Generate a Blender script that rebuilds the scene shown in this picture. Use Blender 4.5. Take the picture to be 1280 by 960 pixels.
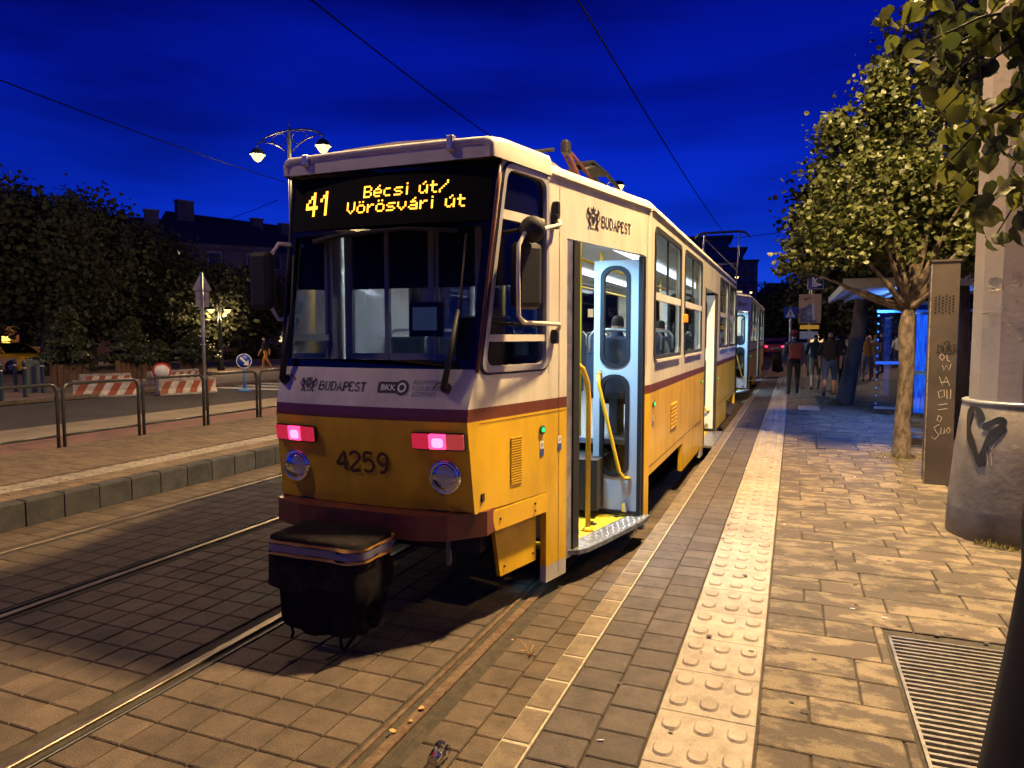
import bpy, bmesh, math, random
import numpy as np
from mathutils import Vector, Matrix
from mathutils.geometry import tessellate_polygon

for o in list(bpy.data.objects):
    bpy.data.objects.remove(o)
SC = bpy.context.scene
COL = SC.collection
R = math.radians
rng = random.Random(41)

# ------------------------------------------------------------------ camera
FPX, VPX, VPY, CAMH = 885.0, 992.0, 419.0, 1.62
PITCH = math.atan((480 - VPY) / FPX)
YAW = math.atan((VPX - 640) / FPX * math.cos(PITCH))
cam_d = bpy.data.cameras.new('camera')
cam_d.sensor_width = 36.0
cam_d.lens = 36.0 * FPX / 1280.0
cam_d.clip_start = 0.05
cam_d.clip_end = 3000
cam = bpy.data.objects.new('camera', cam_d)
cam.location = (0, 0, CAMH)
cam.rotation_euler = (math.pi / 2 - PITCH, 0, YAW)
COL.objects.link(cam)
SC.camera = cam

# ------------------------------------------------------------------ dusk sky
W = bpy.data.worlds.new('World')
SC.world = W
W.use_nodes = True
wn, wl = W.node_tree.nodes, W.node_tree.links
wn.clear()
w_out = wn.new('ShaderNodeOutputWorld')
w_bg = wn.new('ShaderNodeBackground')
w_bg.inputs['Strength'].default_value = 1.3
w_tc = wn.new('ShaderNodeTexCoord')
w_sep = wn.new('ShaderNodeSeparateXYZ')
w_ramp = wn.new('ShaderNodeValToRGB')
wl.new(w_tc.outputs['Generated'], w_sep.inputs[0])
wl.new(w_sep.outputs['Z'], w_ramp.inputs[0])
cr = w_ramp.color_ramp
cr.elements[0].position = 0.0
cr.elements[0].color = (0.006, 0.042, 0.40, 1)
cr.elements[1].position = 1.0
cr.elements[1].color = (0.0006, 0.001, 0.05, 1)
for p, c in ((0.07, (0.004, 0.036, 0.46, 1)), (0.17, (0.0014, 0.020, 0.43, 1)), (0.29, (0.0006, 0.0075, 0.28, 1)), (0.46, (0.0004, 0.0022, 0.13, 1))):
    e = cr.elements.new(p)
    e.color = c
w_map = wn.new('ShaderNodeMapping')
w_map.inputs['Scale'].default_value = (1.3, 1.3, 7.5)
w_map.inputs['Rotation'].default_value = (0.16, -0.10, 0.0)
w_noise = wn.new('ShaderNodeTexNoise')
w_noise.inputs['Scale'].default_value = 1.15
w_noise.inputs['Detail'].default_value = 5
w_noise.inputs['Roughness'].default_value = 0.5
w_cr = wn.new('ShaderNodeValToRGB')
w_cr.color_ramp.elements[0].position = 0.36
w_cr.color_ramp.elements[0].color = (0.44, 0.36, 0.42, 1)
w_cr.color_ramp.elements[1].position = 0.62
w_cr.color_ramp.elements[1].color = (1.1, 1.1, 1.1, 1)
w_mul = wn.new('ShaderNodeMixRGB')
w_mul.blend_type = 'MULTIPLY'
w_mul.inputs['Fac'].default_value = 1.0
wl.new(w_tc.outputs['Generated'], w_map.inputs[0])
wl.new(w_map.outputs[0], w_noise.inputs['Vector'])
wl.new(w_noise.outputs[0], w_cr.inputs[0])
wl.new(w_ramp.outputs[0], w_mul.inputs[1])
wl.new(w_cr.outputs[0], w_mul.inputs[2])
wl.new(w_mul.outputs[0], w_bg.inputs['Color'])
wl.new(w_bg.outputs[0], w_out.inputs[0])

SC.view_settings.view_transform = 'Standard'
SC.view_settings.look = 'None'
SC.view_settings.exposure = 0.0
SC.view_settings.gamma = 1.0
SC.view_settings.use_curve_mapping = False
SC.render.engine = 'CYCLES'
SC.cycles.max_bounces = 6
SC.cycles.transparent_max_bounces = 12
SC.cycles.sample_clamp_indirect = 4.0
SC.cycles.use_denoising = True
SC.cycles.caustics_reflective = False
SC.cycles.caustics_refractive = False

# ------------------------------------------------------------------ photo pixel -> direction
_f = np.array([-math.sin(YAW) * math.cos(PITCH), math.cos(YAW) * math.cos(PITCH), -math.sin(PITCH)])
_r = np.array([math.cos(YAW), math.sin(YAW), 0.0])
_u = np.cross(_r, _f)
CAM = np.array([0, 0, CAMH])


def ray(u, v):
    return _f * FPX + _r * (u - 640) - _u * (v - 480)


def on_z(u, v, z):
    d = ray(u, v)
    return CAM + d * ((z - CAMH) / d[2])


def on_y(u, v, y):
    d = ray(u, v)
    return CAM + d * (y / d[1])


def on_x(u, v, x):
    d = ray(u, v)
    return CAM + d * (x / d[0])


def at_dist(u, v, dist):
    d = ray(u, v)
    return CAM + d * (dist / math.hypot(d[0], d[1]))


# ------------------------------------------------------------------ materials
def mat(name, col, rough=0.6, metal=0.0, col2=None, scale=6.0, lo=0.4, hi=0.62, rnd=0.0, bump=0.0, bscale=90.0,
        emit=None, estr=0.0, spec=0.5, coat=0.0, stretch=(1, 1, 1), stain=0.0, shift=0.0, grain=0.0):
    m = bpy.data.materials.new(name)
    m.use_nodes = True
    N, L = m.node_tree.nodes, m.node_tree.links
    b = N['Principled BSDF']
    b.inputs['Base Color'].default_value = (*col, 1)
    b.inputs['Roughness'].default_value = rough
    b.inputs['Metallic'].default_value = metal
    b.inputs['Specular IOR Level'].default_value = spec
    b.inputs['Coat Weight'].default_value = coat
    cur = None
    geo = N.new('ShaderNodeNewGeometry')
    if col2 is not None:
        mp = N.new('ShaderNodeMapping')
        mp.inputs['Scale'].default_value = stretch
        src = geo.outputs['Position']
        if shift > 0:                      # every stone has its own wear pattern
            o2 = N.new('ShaderNodeObjectInfo')
            a2 = N.new('ShaderNodeMath')
            L.new(o2.outputs['Random'], a2.inputs[0])
            L.new(geo.outputs['Random Per Island'], a2.inputs[1])
            v2 = N.new('ShaderNodeVectorMath')
            v2.operation = 'SCALE'
            v2.inputs[0].default_value = (37.0, 19.0, 53.0)
            L.new(a2.outputs[0], v2.inputs['Scale'])
            v3 = N.new('ShaderNodeVectorMath')
            L.new(src, v3.inputs[0])
            L.new(v2.outputs[0], v3.inputs[1])
            src = v3.outputs[0]
        L.new(src, mp.inputs[0])
        n = N.new('ShaderNodeTexNoise')
        n.inputs['Scale'].default_value = scale
        n.inputs['Detail'].default_value = 8
        n.inputs['Roughness'].default_value = 0.68 if grain else 0.62
        L.new(mp.outputs[0], n.inputs['Vector'])
        r = N.new('ShaderNodeMapRange')
        r.inputs[1].default_value = lo
        r.inputs[2].default_value = hi
        L.new(n.outputs[0], r.inputs[0])
        mx = N.new('ShaderNodeMixRGB')
        mx.inputs[1].default_value = (*col, 1)
        mx.inputs[2].default_value = (*col2, 1)
        L.new(r.outputs[0], mx.inputs[0])
        cur = mx.outputs[0]
    if rnd > 0:
        oi = N.new('ShaderNodeObjectInfo')
        ad = N.new('ShaderNodeMath')
        ad.operation = 'ADD'
        L.new(oi.outputs['Random'], ad.inputs[0])
        L.new(geo.outputs['Random Per Island'], ad.inputs[1])
        fr = N.new('ShaderNodeMath')
        fr.operation = 'FRACT'
        L.new(ad.outputs[0], fr.inputs[0])
        mr = N.new('ShaderNodeMapRange')
        mr.inputs[3].default_value = 1 - rnd
        mr.inputs[4].default_value = 1 + rnd
        L.new(fr.outputs[0], mr.inputs[0])
        hs = N.new('ShaderNodeHueSaturation')
        if cur is not None:
            L.new(cur, hs.inputs['Color'])
        else:
            hs.inputs['Color'].default_value = (*col, 1)
        L.new(mr.outputs[0], hs.inputs['Value'])
        cur = hs.outputs[0]
    if stain > 0:
        n3 = N.new('ShaderNodeTexNoise')
        n3.inputs['Scale'].default_value = 1.1
        n3.inputs['Detail'].default_value = 9
        n3.inputs['Roughness'].default_value = 0.68
        L.new(geo.outputs['Position'], n3.inputs['Vector'])
        r3 = N.new('ShaderNodeMapRange')
        r3.inputs[1].default_value = 0.50
        r3.inputs[2].default_value = 0.72
        r3.inputs[3].default_value = 1.0
        r3.inputs[4].default_value = 1 - stain
        L.new(n3.outputs[0], r3.inputs[0])
        m3 = N.new('ShaderNodeMixRGB')
        m3.blend_type = 'MULTIPLY'
        m3.inputs[0].default_value = 1
        L.new(cur, m3.inputs[1])
        L.new(r3.outputs[0], m3.inputs[2])
        cur = m3.outputs[0]
    if grain > 0:
        n4 = N.new('ShaderNodeTexNoise')
        n4.inputs['Scale'].default_value = 150
        n4.inputs['Detail'].default_value = 3
        n4.inputs['Roughness'].default_value = 0.7
        L.new(geo.outputs['Position'], n4.inputs['Vector'])
        r4 = N.new('ShaderNodeMapRange')
        r4.inputs[1].default_value = 0.3
        r4.inputs[2].default_value = 0.7
        r4.inputs[3].default_value = 1 - grain
        r4.inputs[4].default_value = 1 + grain
        L.new(n4.outputs[0], r4.inputs[0])
        m4 = N.new('ShaderNodeMixRGB')
        m4.blend_type = 'MULTIPLY'
        m4.inputs[0].default_value = 1
        L.new(cur, m4.inputs[1])
        L.new(r4.outputs[0], m4.inputs[2])
        cur = m4.outputs[0]
    if cur is not None:
        L.new(cur, b.inputs['Base Color'])
    if bump > 0:
        n2 = N.new('ShaderNodeTexNoise')
        n2.inputs['Scale'].default_value = bscale
        n2.inputs['Detail'].default_value = 5
        L.new(geo.outputs['Position'], n2.inputs['Vector'])
        bp = N.new('ShaderNodeBump')
        bp.inputs['Strength'].default_value = bump
        bp.inputs['Distance'].default_value = 0.01
        L.new(n2.outputs[0], bp.inputs['Height'])
        L.new(bp.outputs[0], b.inputs['Normal'])
    if emit is not None:
        b.inputs['Emission Color'].default_value = (*emit, 1)
        b.inputs['Emission Strength'].default_value = estr
    return m


def glass(name, tint=(0.8, 0.85, 0.85), refl=0.12, rough=0.03, ior=1.45):
    m = bpy.data.materials.new(name)
    m.use_nodes = True
    N, L = m.node_tree.nodes, m.node_tree.links
    N.remove(N['Principled BSDF'])
    out = N['Material Output']
    t = N.new('ShaderNodeBsdfTransparent')
    t.inputs[0].default_value = (*tint, 1)
    g = N.new('ShaderNodeBsdfGlossy')
    g.inputs['Roughness'].default_value = rough
    fr = N.new('ShaderNodeFresnel')
    fr.inputs[0].default_value = ior
    ad = N.new('ShaderNodeMath')
    ad.operation = 'ADD'
    ad.use_clamp = True
    ad.inputs[1].default_value = refl
    L.new(fr.outputs[0], ad.inputs[0])
    mx = N.new('ShaderNodeMixShader')
    L.new(ad.outputs[0], mx.inputs[0])
    L.new(t.outputs[0], mx.inputs[1])
    L.new(g.outputs[0], mx.inputs[2])
    L.new(mx.outputs[0], out.inputs[0])
    return m


def leaf_mat(name, c1, c2, trans=0.35, gloss=0.38):
    m = bpy.data.materials.new(name)
    m.use_nodes = True
    N, L = m.node_tree.nodes, m.node_tree.links
    b = N['Principled BSDF']
    out = N['Material Output']
    geo = N.new('ShaderNodeNewGeometry')
    oi = N.new('ShaderNodeObjectInfo')
    ad = N.new('ShaderNodeMath')
    L.new(oi.outputs['Random'], ad.inputs[0])
    L.new(geo.outputs['Random Per Island'], ad.inputs[1])
    fr = N.new('ShaderNodeMath')
    fr.operation = 'FRACT'
    L.new(ad.outputs[0], fr.inputs[0])
    mx = N.new('ShaderNodeMixRGB')
    mx.inputs[1].default_value = (*c1, 1)
    mx.inputs[2].default_value = (*c2, 1)
    L.new(fr.outputs[0], mx.inputs[0])
    L.new(mx.outputs[0], b.inputs['Base Color'])
    b.inputs['Roughness'].default_value = gloss
    tr = N.new('ShaderNodeBsdfTranslucent')
    L.new(mx.outputs[0], tr.inputs[0])
    ms = N.new('ShaderNodeMixShader')
    ms.inputs[0].default_value = trans
    L.new(b.outputs[0], ms.inputs[1])
    L.new(tr.outputs[0], ms.inputs[2])
    L.new(ms.outputs[0], out.inputs[0])
    return m


def emis(name, col, s):
    m = bpy.data.materials.new(name)
    m.use_nodes = True
    N, L = m.node_tree.nodes, m.node_tree.links
    N.remove(N['Principled BSDF'])
    e = N.new('ShaderNodeEmission')
    e.inputs[0].default_value = (*col, 1)
    e.inputs[1].default_value = s
    L.new(e.outputs[0], N['Material Output'].inputs[0])
    return m


def livery():
    """tram paint: cream over a brown stripe over yellow over pale sills, plus road dirt"""
    m = mat('tram_paint', (0.75, 0.72, 0.66), rough=0.32, coat=0.3)
    N, L = m.node_tree.nodes, m.node_tree.links
    b = N['Principled BSDF']
    geo = N.new('ShaderNodeNewGeometry')
    sep = N.new('ShaderNodeSeparateXYZ')
    L.new(geo.outputs['Position'], sep.inputs[0])
    mr = N.new('ShaderNodeMapRange')
    mr.inputs[1].default_value = -0.25
    mr.inputs[2].default_value = 3.75
    L.new(sep.outputs['Z'], mr.inputs[0])
    rp = N.new('ShaderNodeValToRGB')
    rp.color_ramp.interpolation = 'CONSTANT'
    els = rp.color_ramp.elements
    els[0].position = 0.0
    els[0].color = (0.52, 0.50, 0.47, 1)
    els[1].position = 0.215 / 4
    els[1].color = (0.80, 0.475, 0.016, 1)
    for p, c in ((1.335 / 4, (0.17, 0.045, 0.020, 1)), (1.42 / 4, (0.78, 0.72, 0.58, 1))):
        e = els.new(p)
        e.color = c
    L.new(mr.outputs[0], rp.inputs[0])
    n = N.new('ShaderNodeTexNoise')
    n.inputs['Scale'].default_value = 2.6
    n.inputs['Detail'].default_value = 8
    n.inputs['Roughness'].default_value = 0.65
    mp = N.new('ShaderNodeMapping')
    mp.inputs['Scale'].default_value = (1, 1, 0.35)
    L.new(geo.outputs['Position'], mp.inputs[0])
    L.new(mp.outputs[0], n.inputs['Vector'])
    r2 = N.new('ShaderNodeMapRange')
    r2.inputs[1].default_value = 0.35
    r2.inputs[2].default_value = 0.75
    r2.inputs[3].default_value = 1.0
    r2.inputs[4].default_value = 0.60
    L.new(n.outputs[0], r2.inputs[0])
    mu = N.new('ShaderNodeMixRGB')
    mu.blend_type = 'MULTIPLY'
    mu.inputs[0].default_value = 1
    L.new(rp.outputs[0], mu.inputs[1])
    L.new(r2.outputs[0], mu.inputs[2])
    L.new(mu.outputs[0], b.inputs['Base Color'])
    r3 = N.new('ShaderNodeMapRange')
    r3.inputs[3].default_value = 0.24
    r3.inputs[4].default_value = 0.5
    L.new(n.outputs[0], r3.inputs[0])
    L.new(r3.outputs[0], b.inputs['Roughness'])
    return m


M = {}
M['paint'] = livery()
M['yellow'] = mat('yellow_paint', (0.79, 0.47, 0.016), 0.35, col2=(0.64, 0.37, 0.014), scale=4)
M['cream'] = mat('cream_paint', (0.72, 0.665, 0.55), 0.4, col2=(0.5, 0.46, 0.39), scale=3, lo=.45, hi=.8)
M['bumper'] = mat('brown_bumper_paint', (0.16, 0.040, 0.018), 0.42, col2=(0.09, 0.026, 0.014), scale=7)
M['black'] = mat('black_gloss', (0.008, 0.008, 0.009), 0.16)
M['rubber'] = mat('black_rubber', (0.014, 0.014, 0.015), 0.65)
M['under'] = mat('underframe', (0.018, 0.016, 0.014), 0.8)
M['alu'] = mat('aluminium', (0.62, 0.61, 0.58), 0.38, 0.85, col2=(0.4, 0.39, 0.37), scale=9)
M['tread'] = mat('tread_plate', (0.55, 0.54, 0.52), 0.35, 0.8, col2=(0.3, 0.29, 0.27), scale=14)
M['chrome'] = mat('chrome', (0.8, 0.8, 0.8), 0.12, 1.0)
M['trim'] = mat('silver_trim', (0.55, 0.53, 0.48), 0.4, 0.5)
M['glass'] = glass('window_glass', (0.80, 0.85, 0.86), 0.02, ior=1.3)
M['wglass'] = glass('windscreen_glass', (0.82, 0.84, 0.86), 0.0, 0.02, ior=1.2)
M['print'] = mat('dark_print', (0.030, 0.022, 0.026), 0.5)
M['brownprint'] = mat('brown_print', (0.07, 0.025, 0.012), 0.5)
M['whiteprint'] = mat('white_print', (0.75, 0.75, 0.73), 0.5)
M['blueprint'] = mat('blue_print', (0.03, 0.07, 0.30), 0.5)
M['led'] = emis('amber_led', (1.0, 0.40, 0.035), 4.2)
M['ledoff'] = mat('unlit_led_board', (0.006, 0.006, 0.006), 0.7, spec=.1)
M['tail'] = mat('red_lens', (0.5, 0.02, 0.02), 0.15, col2=(0.35, 0.012, 0.015), scale=60, emit=(1.0, .03, .10), estr=.45)  # faint emission stands in for glow spilling from a lit segment
M['tailamber'] = mat('amber_lens', (0.60, 0.20, 0.10), 0.15, emit=(1.0, .07, .09), estr=.30)  # reddish emission imitates spill from the lit red segment
M['bowl'] = mat('reflector_bowl', (.75, .75, .78), .14, 1.0, bump=.5, bscale=70)
M['lampglass'] = glass('headlight_glass', (.85, .87, .92), .10, .06)
M['tailon'] = emis('lit_red_lens', (1.0, 0.035, 0.13), 4.0)
M['tailcore'] = emis('lit_lamp_core', (1.0, 0.13, 0.24), 4.6)
M['lens'] = mat('lamp_lens', (0.30, 0.30, 0.32), 0.08, 0.75, bump=.6, bscale=120)
M['green'] = emis('green_button_light', (0.05, 1.0, 0.25), 1.6)
M['greenoff'] = mat('button_ring', (0.03, 0.07, 0.05), 0.4)
M['inwhite'] = mat('interior_white', (0.68, 0.70, 0.70), 0.4)
M['ingrey'] = mat('interior_grey', (0.20, 0.21, 0.23), 0.5)
M['incab'] = mat('cab_panel', (0.50, 0.47, 0.50), 0.5)
M['seat'] = mat('seat_fabric', (0.035, 0.045, 0.075), 0.8)
M['railyellow'] = mat('yellow_handrail', (0.74, 0.44, 0.015), 0.3)
M['stepyellow'] = mat('yellow_step_mat', (0.66, 0.50, 0.02), 0.5, col2=(0.40, 0.30, 0.03), scale=12)
M['inlight'] = emis('cool_ceiling_light', (0.82, 0.93, 1.0), 3.2)
M['doorled'] = emis('door_light', (0.35, 0.70, 1.0), 14.0)
M['fabric'] = mat('black_canvas', (0.009, 0.008, 0.009), 0.95, spec=.12, col2=(0.018, 0.014, 0.014), scale=25, bump=.3, bscale=300)
M['stripeor'] = mat('orange_reflective_tape', (0.42, 0.22, 0.05), 0.5)
M['stripegr'] = mat('grey_reflective_tape', (0.13, 0.12, 0.19), 0.4)
M['panto'] = mat('pantograph_red', (0.075, 0.018, 0.015), 0.6)
M['steel'] = mat('dark_steel', (0.035, 0.035, 0.037), 0.5, 0.6)
# ground
M['slab'] = mat('track_slab', (0.110, 0.078, 0.056), 0.8, col2=(0.060, 0.044, 0.032), grain=.35, scale=5.5, lo=.38, hi=.68, rnd=.24, stain=.55, bump=.55, bscale=130)
M['joint'] = mat('joint_dirt', (0.035, 0.029, 0.022), 0.95, col2=(0.06, 0.048, 0.034), scale=18, bump=.5, bscale=70)
M['darkpaver'] = mat('dark_paver', (0.082, 0.064, 0.058), 0.8, col2=(0.052, 0.042, 0.039), grain=.4, scale=9, rnd=.22, stain=.4, bump=.4, bscale=240)
M['kerb'] = mat('kerb_stone', (0.165, 0.125, 0.086), 0.8, col2=(0.10, 0.076, 0.054), grain=.3, scale=9, rnd=.12, bump=.4, bscale=160)
M['kerbjoint'] = mat('kerb_mortar', (0.42, 0.37, 0.29), 0.85, col2=(0.28, 0.24, 0.19), scale=30)
M['tactile'] = mat('tactile_tile', (0.32, 0.27, 0.225), 0.75, col2=(0.20, 0.165, 0.135), grain=.2, scale=11, lo=.42, hi=.72, rnd=.08, stain=.45, bump=.3, bscale=200)
M['ashlar'] = mat('ashlar_paver', (0.070, 0.052, 0.039), 0.8, col2=(0.170, 0.131, 0.086), stain=.35, shift=1, grain=.35, scale=3.8, lo=.475, hi=.565, rnd=.16, bump=.45, bscale=160, stretch=(1, 1.7, 1))
M['lkerb'] = mat('dark_kerb_block', (0.050, 0.047, 0.048), 0.85, col2=(0.026, 0.025, 0.026), grain=.3, scale=6, rnd=.15, bump=.5, bscale=60)
M['lpaver'] = mat('small_paver', (0.17, 0.118, 0.074), 0.8, col2=(0.11, 0.077, 0.05), stain=.45, scale=4, rnd=.13, bump=.4, bscale=120)
M['rail'] = mat('rail_steel', (0.30, 0.25, 0.20), 0.50, 1.0, col2=(0.12, 0.085, 0.06), scale=12, stretch=(6, .4, 1))
M['railrust'] = mat('rusty_rail', (0.085, 0.045, 0.026), 0.75, 0.2, col2=(0.15, 0.10, 0.065), scale=22, bump=.4, bscale=90)
M['asphalt'] = mat('asphalt', (0.052, 0.047, 0.044), 0.85, col2=(0.036, 0.033, 0.031), scale=1.4, bump=.5, bscale=160)
M['concrete'] = mat('concrete_path', (0.30, 0.25, 0.18), 0.85, col2=(0.21, 0.17, 0.125), scale=1.3, bump=.3, bscale=90)
M['redpath'] = mat('red_cycle_path', (0.22, 0.11, 0.085), 0.85, col2=(0.16, 0.085, 0.065), scale=2)
M['plaza'] = mat('plaza_paving', (0.17, 0.12, 0.10), 0.85, col2=(0.12, 0.085, 0.07), scale=.8)
M['groundmat'] = mat('far_ground', (0.075, 0.065, 0.055), 0.9, col2=(0.05, 0.044, 0.038), scale=.5)
M['roadpaint'] = mat('road_paint', (0.62, 0.60, 0.54), 0.7, col2=(0.3, 0.28, 0.25), scale=7)
# things
M['fence'] = mat('dark_rail_paint', (0.020, 0.022, 0.024), 0.3, col2=(0.04, 0.038, 0.035), scale=30)
M['galv'] = mat('galvanised_steel', (0.42, 0.43, 0.43), 0.42, 0.7, col2=(0.32, 0.33, 0.33), scale=8)
M['signback'] = mat('sign_back', (0.58, 0.55, 0.48), 0.6, 0.0)
M['signblue'] = mat('sign_blue', (0.012, 0.060, 0.42), 0.4, emit=(0.01, 0.05, 0.4), estr=0.0)
M['signwhite'] = mat('sign_white', (0.78, 0.78, 0.76), 0.4)
M['signred'] = mat('sign_red', (0.50, 0.030, 0.020), 0.4)
M['barrier'] = mat('barrier_concrete', (0.45, 0.42, 0.37), 0.85, col2=(0.25, 0.22, 0.19), scale=4)
M['barred'] = mat('barrier_red', (0.40, 0.085, 0.035), 0.8, col2=(0.26, 0.10, 0.06), scale=6)
M['barwhite'] = mat('barrier_white', (0.68, 0.64, 0.57), 0.7, col2=(0.45, 0.42, 0.37), scale=6)
M['planter'] = mat('planter_wood', (0.16, 0.085, 0.040), 0.8, col2=(0.10, 0.055, 0.03), scale=9, rnd=.2)
M['mast'] = mat('mast_paint', (0.42, 0.36, 0.31), 0.5, col2=(0.33, 0.28, 0.24), scale=1.6, lo=.4, hi=.75, bump=.15, bscale=30)
M['mastlow'] = mat('mast_skirt', (0.175, 0.155, 0.145), 0.55, col2=(0.105, 0.092, 0.086), scale=3.2, bump=.3, bscale=25)
M['scrape'] = mat('glue_remains', (0.46, 0.42, 0.35), 0.8, col2=(0.33, 0.29, 0.24), scale=30)
M['totem'] = mat('totem_panel', (0.068, 0.053, 0.044), 0.45, col2=(0.046, 0.037, 0.032), scale=2.5)
M['totemedge'] = mat('pale_totem_edge', (0.24, 0.21, 0.18), 0.5, col2=(0.10, 0.085, 0.075), scale=25)
M['spray'] = mat('black_spray_paint', (0.007, 0.007, 0.008), 0.5)
M['chalk'] = mat('pale_marker', (0.42, 0.36, 0.30), 0.7)
M['grate'] = mat('grate_steel', (0.45, 0.43, 0.41), 0.38, 0.85, col2=(0.3, 0.28, 0.26), scale=14)
M['void'] = mat('pit', (0.008, 0.007, 0.006), 0.95)
M['bark'] = mat('pale_bark', (0.140, 0.105, 0.074), 0.9, col2=(0.052, 0.038, 0.027), scale=17, lo=.42, hi=.58, stretch=(1, 1, .45), bump=1.0, bscale=45)
M['barkdark'] = mat('dark_bark', (0.055, 0.043, 0.034), 0.9, col2=(0.028, 0.022, 0.018), scale=9, stretch=(1, 1, .3), bump=1.0, bscale=30)
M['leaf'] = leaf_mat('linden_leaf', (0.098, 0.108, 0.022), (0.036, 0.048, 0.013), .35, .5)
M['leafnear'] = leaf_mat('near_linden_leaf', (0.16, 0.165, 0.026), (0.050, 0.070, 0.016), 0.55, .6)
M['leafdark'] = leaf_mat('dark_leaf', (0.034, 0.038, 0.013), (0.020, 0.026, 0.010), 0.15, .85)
M['needle'] = leaf_mat('conifer_needle', (0.085, 0.095, 0.040), (0.045, 0.060, 0.028), 0.15)
M['grass'] = leaf_mat('grass_blade', (0.13, 0.125, 0.03), (0.17, 0.13, 0.045), 0.2, .7)
M['dryleaf'] = mat('dry_leaf', (0.42, 0.24, 0.07), 0.7)
M['lampon'] = emis('warm_lamp_glass', (1.0, 0.62, 0.20), 3.4)
M['lampfar'] = emis('far_lamp_glass', (1.0, 0.60, 0.22), 5.0)
M['lampiron'] = mat('lamp_iron', (0.022, 0.026, 0.026), 0.45, 0.3)
M['wire'] = mat('overhead_wire', (0.004, 0.004, 0.004), 1.0, spec=0.0)
M['cabglass'] = glass('cab_side_glass', (.30, .32, .36), 0.0, .06, ior=1.13)
M['sglass'] = glass('shelter_glass', (0.86, 0.92, 0.97), 0.04)
M['bluelight'] = mat('blue_light_panel', (.02, .05, .3), .3)
bl_n, bl_l = M['bluelight'].node_tree.nodes, M['bluelight'].node_tree.links
bl_g, bl_t, bl_m, bl_r = bl_n.new('ShaderNodeNewGeometry'), bl_n.new('ShaderNodeTexNoise'), bl_n.new('ShaderNodeMapping'), bl_n.new('ShaderNodeValToRGB')
bl_m.inputs['Scale'].default_value = (9, 3, .9)
bl_l.new(bl_g.outputs['Position'], bl_m.inputs[0])
bl_l.new(bl_m.outputs[0], bl_t.inputs['Vector'])
bl_l.new(bl_t.outputs[0], bl_r.inputs[0])
bl_r.color_ramp.elements[0].position, bl_r.color_ramp.elements[0].color = .35, (.0, .03, .45, 1)
bl_r.color_ramp.elements[1].position, bl_r.color_ramp.elements[1].color = .66, (.02, .19, .95, 1)
bl_l.new(bl_r.outputs[0], bl_n['Principled BSDF'].inputs['Emission Color'])
bl_n['Principled BSDF'].inputs['Emission Strength'].default_value = .95
M['shelterroof'] = mat('shelter_roof_panel', (0.40, 0.44, 0.50), 0.45)
M['shelterblue'] = mat('blue_shelter_rail', (0.10, 0.28, 0.62), 0.4)
M['clearplastic'] = glass('clear_plastic', (0.88, 0.88, 0.86), 0.16, 0.1)
SODIUM = (1.0, 0.68, 0.315)


# ------------------------------------------------------------------ mesh helpers
def tag(o, label=None, cat=None, group=None, kind=None):
    if label:
        o['label'] = label
    if cat:
        o['category'] = cat
    if group:
        o['group'] = group
    if kind:
        o['kind'] = kind
    return o


def thing(name, loc, label, cat, group=None, rz=0.0):
    o = bpy.data.objects.new(name, None)
    o.empty_display_size = 0.2
    COL.objects.link(o)
    o.location = [float(c) for c in loc]
    o.rotation_euler = (0, 0, rz)
    return tag(o, label, cat, group)


def link_mesh(name, me, m, parent=None, loc=None, rz=0.0):
    if m is not None and len(me.materials) == 0:
        me.materials.append(m)
    o = bpy.data.objects.new(name, me)
    COL.objects.link(o)
    if parent is not None:
        o.parent = parent
    if loc is not None:
        o.location = [float(c) for c in loc]
    if rz:
        o.rotation_euler = (0, 0, rz)
    return o


def copy_tree(o, parent=None):
    c = o.copy()
    COL.objects.link(c)
    c.parent = parent
    for ch in list(o.children):
        copy_tree(ch, c)
    return c


def rr(a0, a1, b0, b1, r, n=4):
    """rounded rectangle outline"""
    pts = []
    for cx, cy, t0 in ((a1 - r, b0 + r, -90), (a1 - r, b1 - r, 0), (a0 + r, b1 - r, 90), (a0 + r, b0 + r, 180)):
        for k in range(n + 1):
            t = R(t0 + 90 * k / n)
            pts.append((cx + r * math.cos(t), cy + r * math.sin(t)))
    return pts


def round_poly(pts, r, n=4):
    out = []
    k = len(pts)
    for i in range(k):
        p0, p1, p2 = Vector(pts[i - 1]), Vector(pts[i]), Vector(pts[(i + 1) % k])
        a = p1 + (p0 - p1).normalized() * r
        b = p1 + (p2 - p1).normalized() * r
        for j in range(n + 1):
            t = j / n
            q = a * (1 - t) ** 2 + p1 * 2 * t * (1 - t) + b * t * t
            out.append((q.x, q.y))
    return out


def grow(poly, d):
    """offset a convex-ish outline outwards by d"""
    k = len(poly)
    cx = sum(p[0] for p in poly) / k
    cy = sum(p[1] for p in poly) / k
    xs = [p[0] for p in poly]
    ys = [p[1] for p in poly]
    sx = 1 + 2 * d / (max(xs) - min(xs))
    sy = 1 + 2 * d / (max(ys) - min(ys))
    return [(cx + (p[0] - cx) * sx, cy + (p[1] - cy) * sy) for p in poly]


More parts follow.
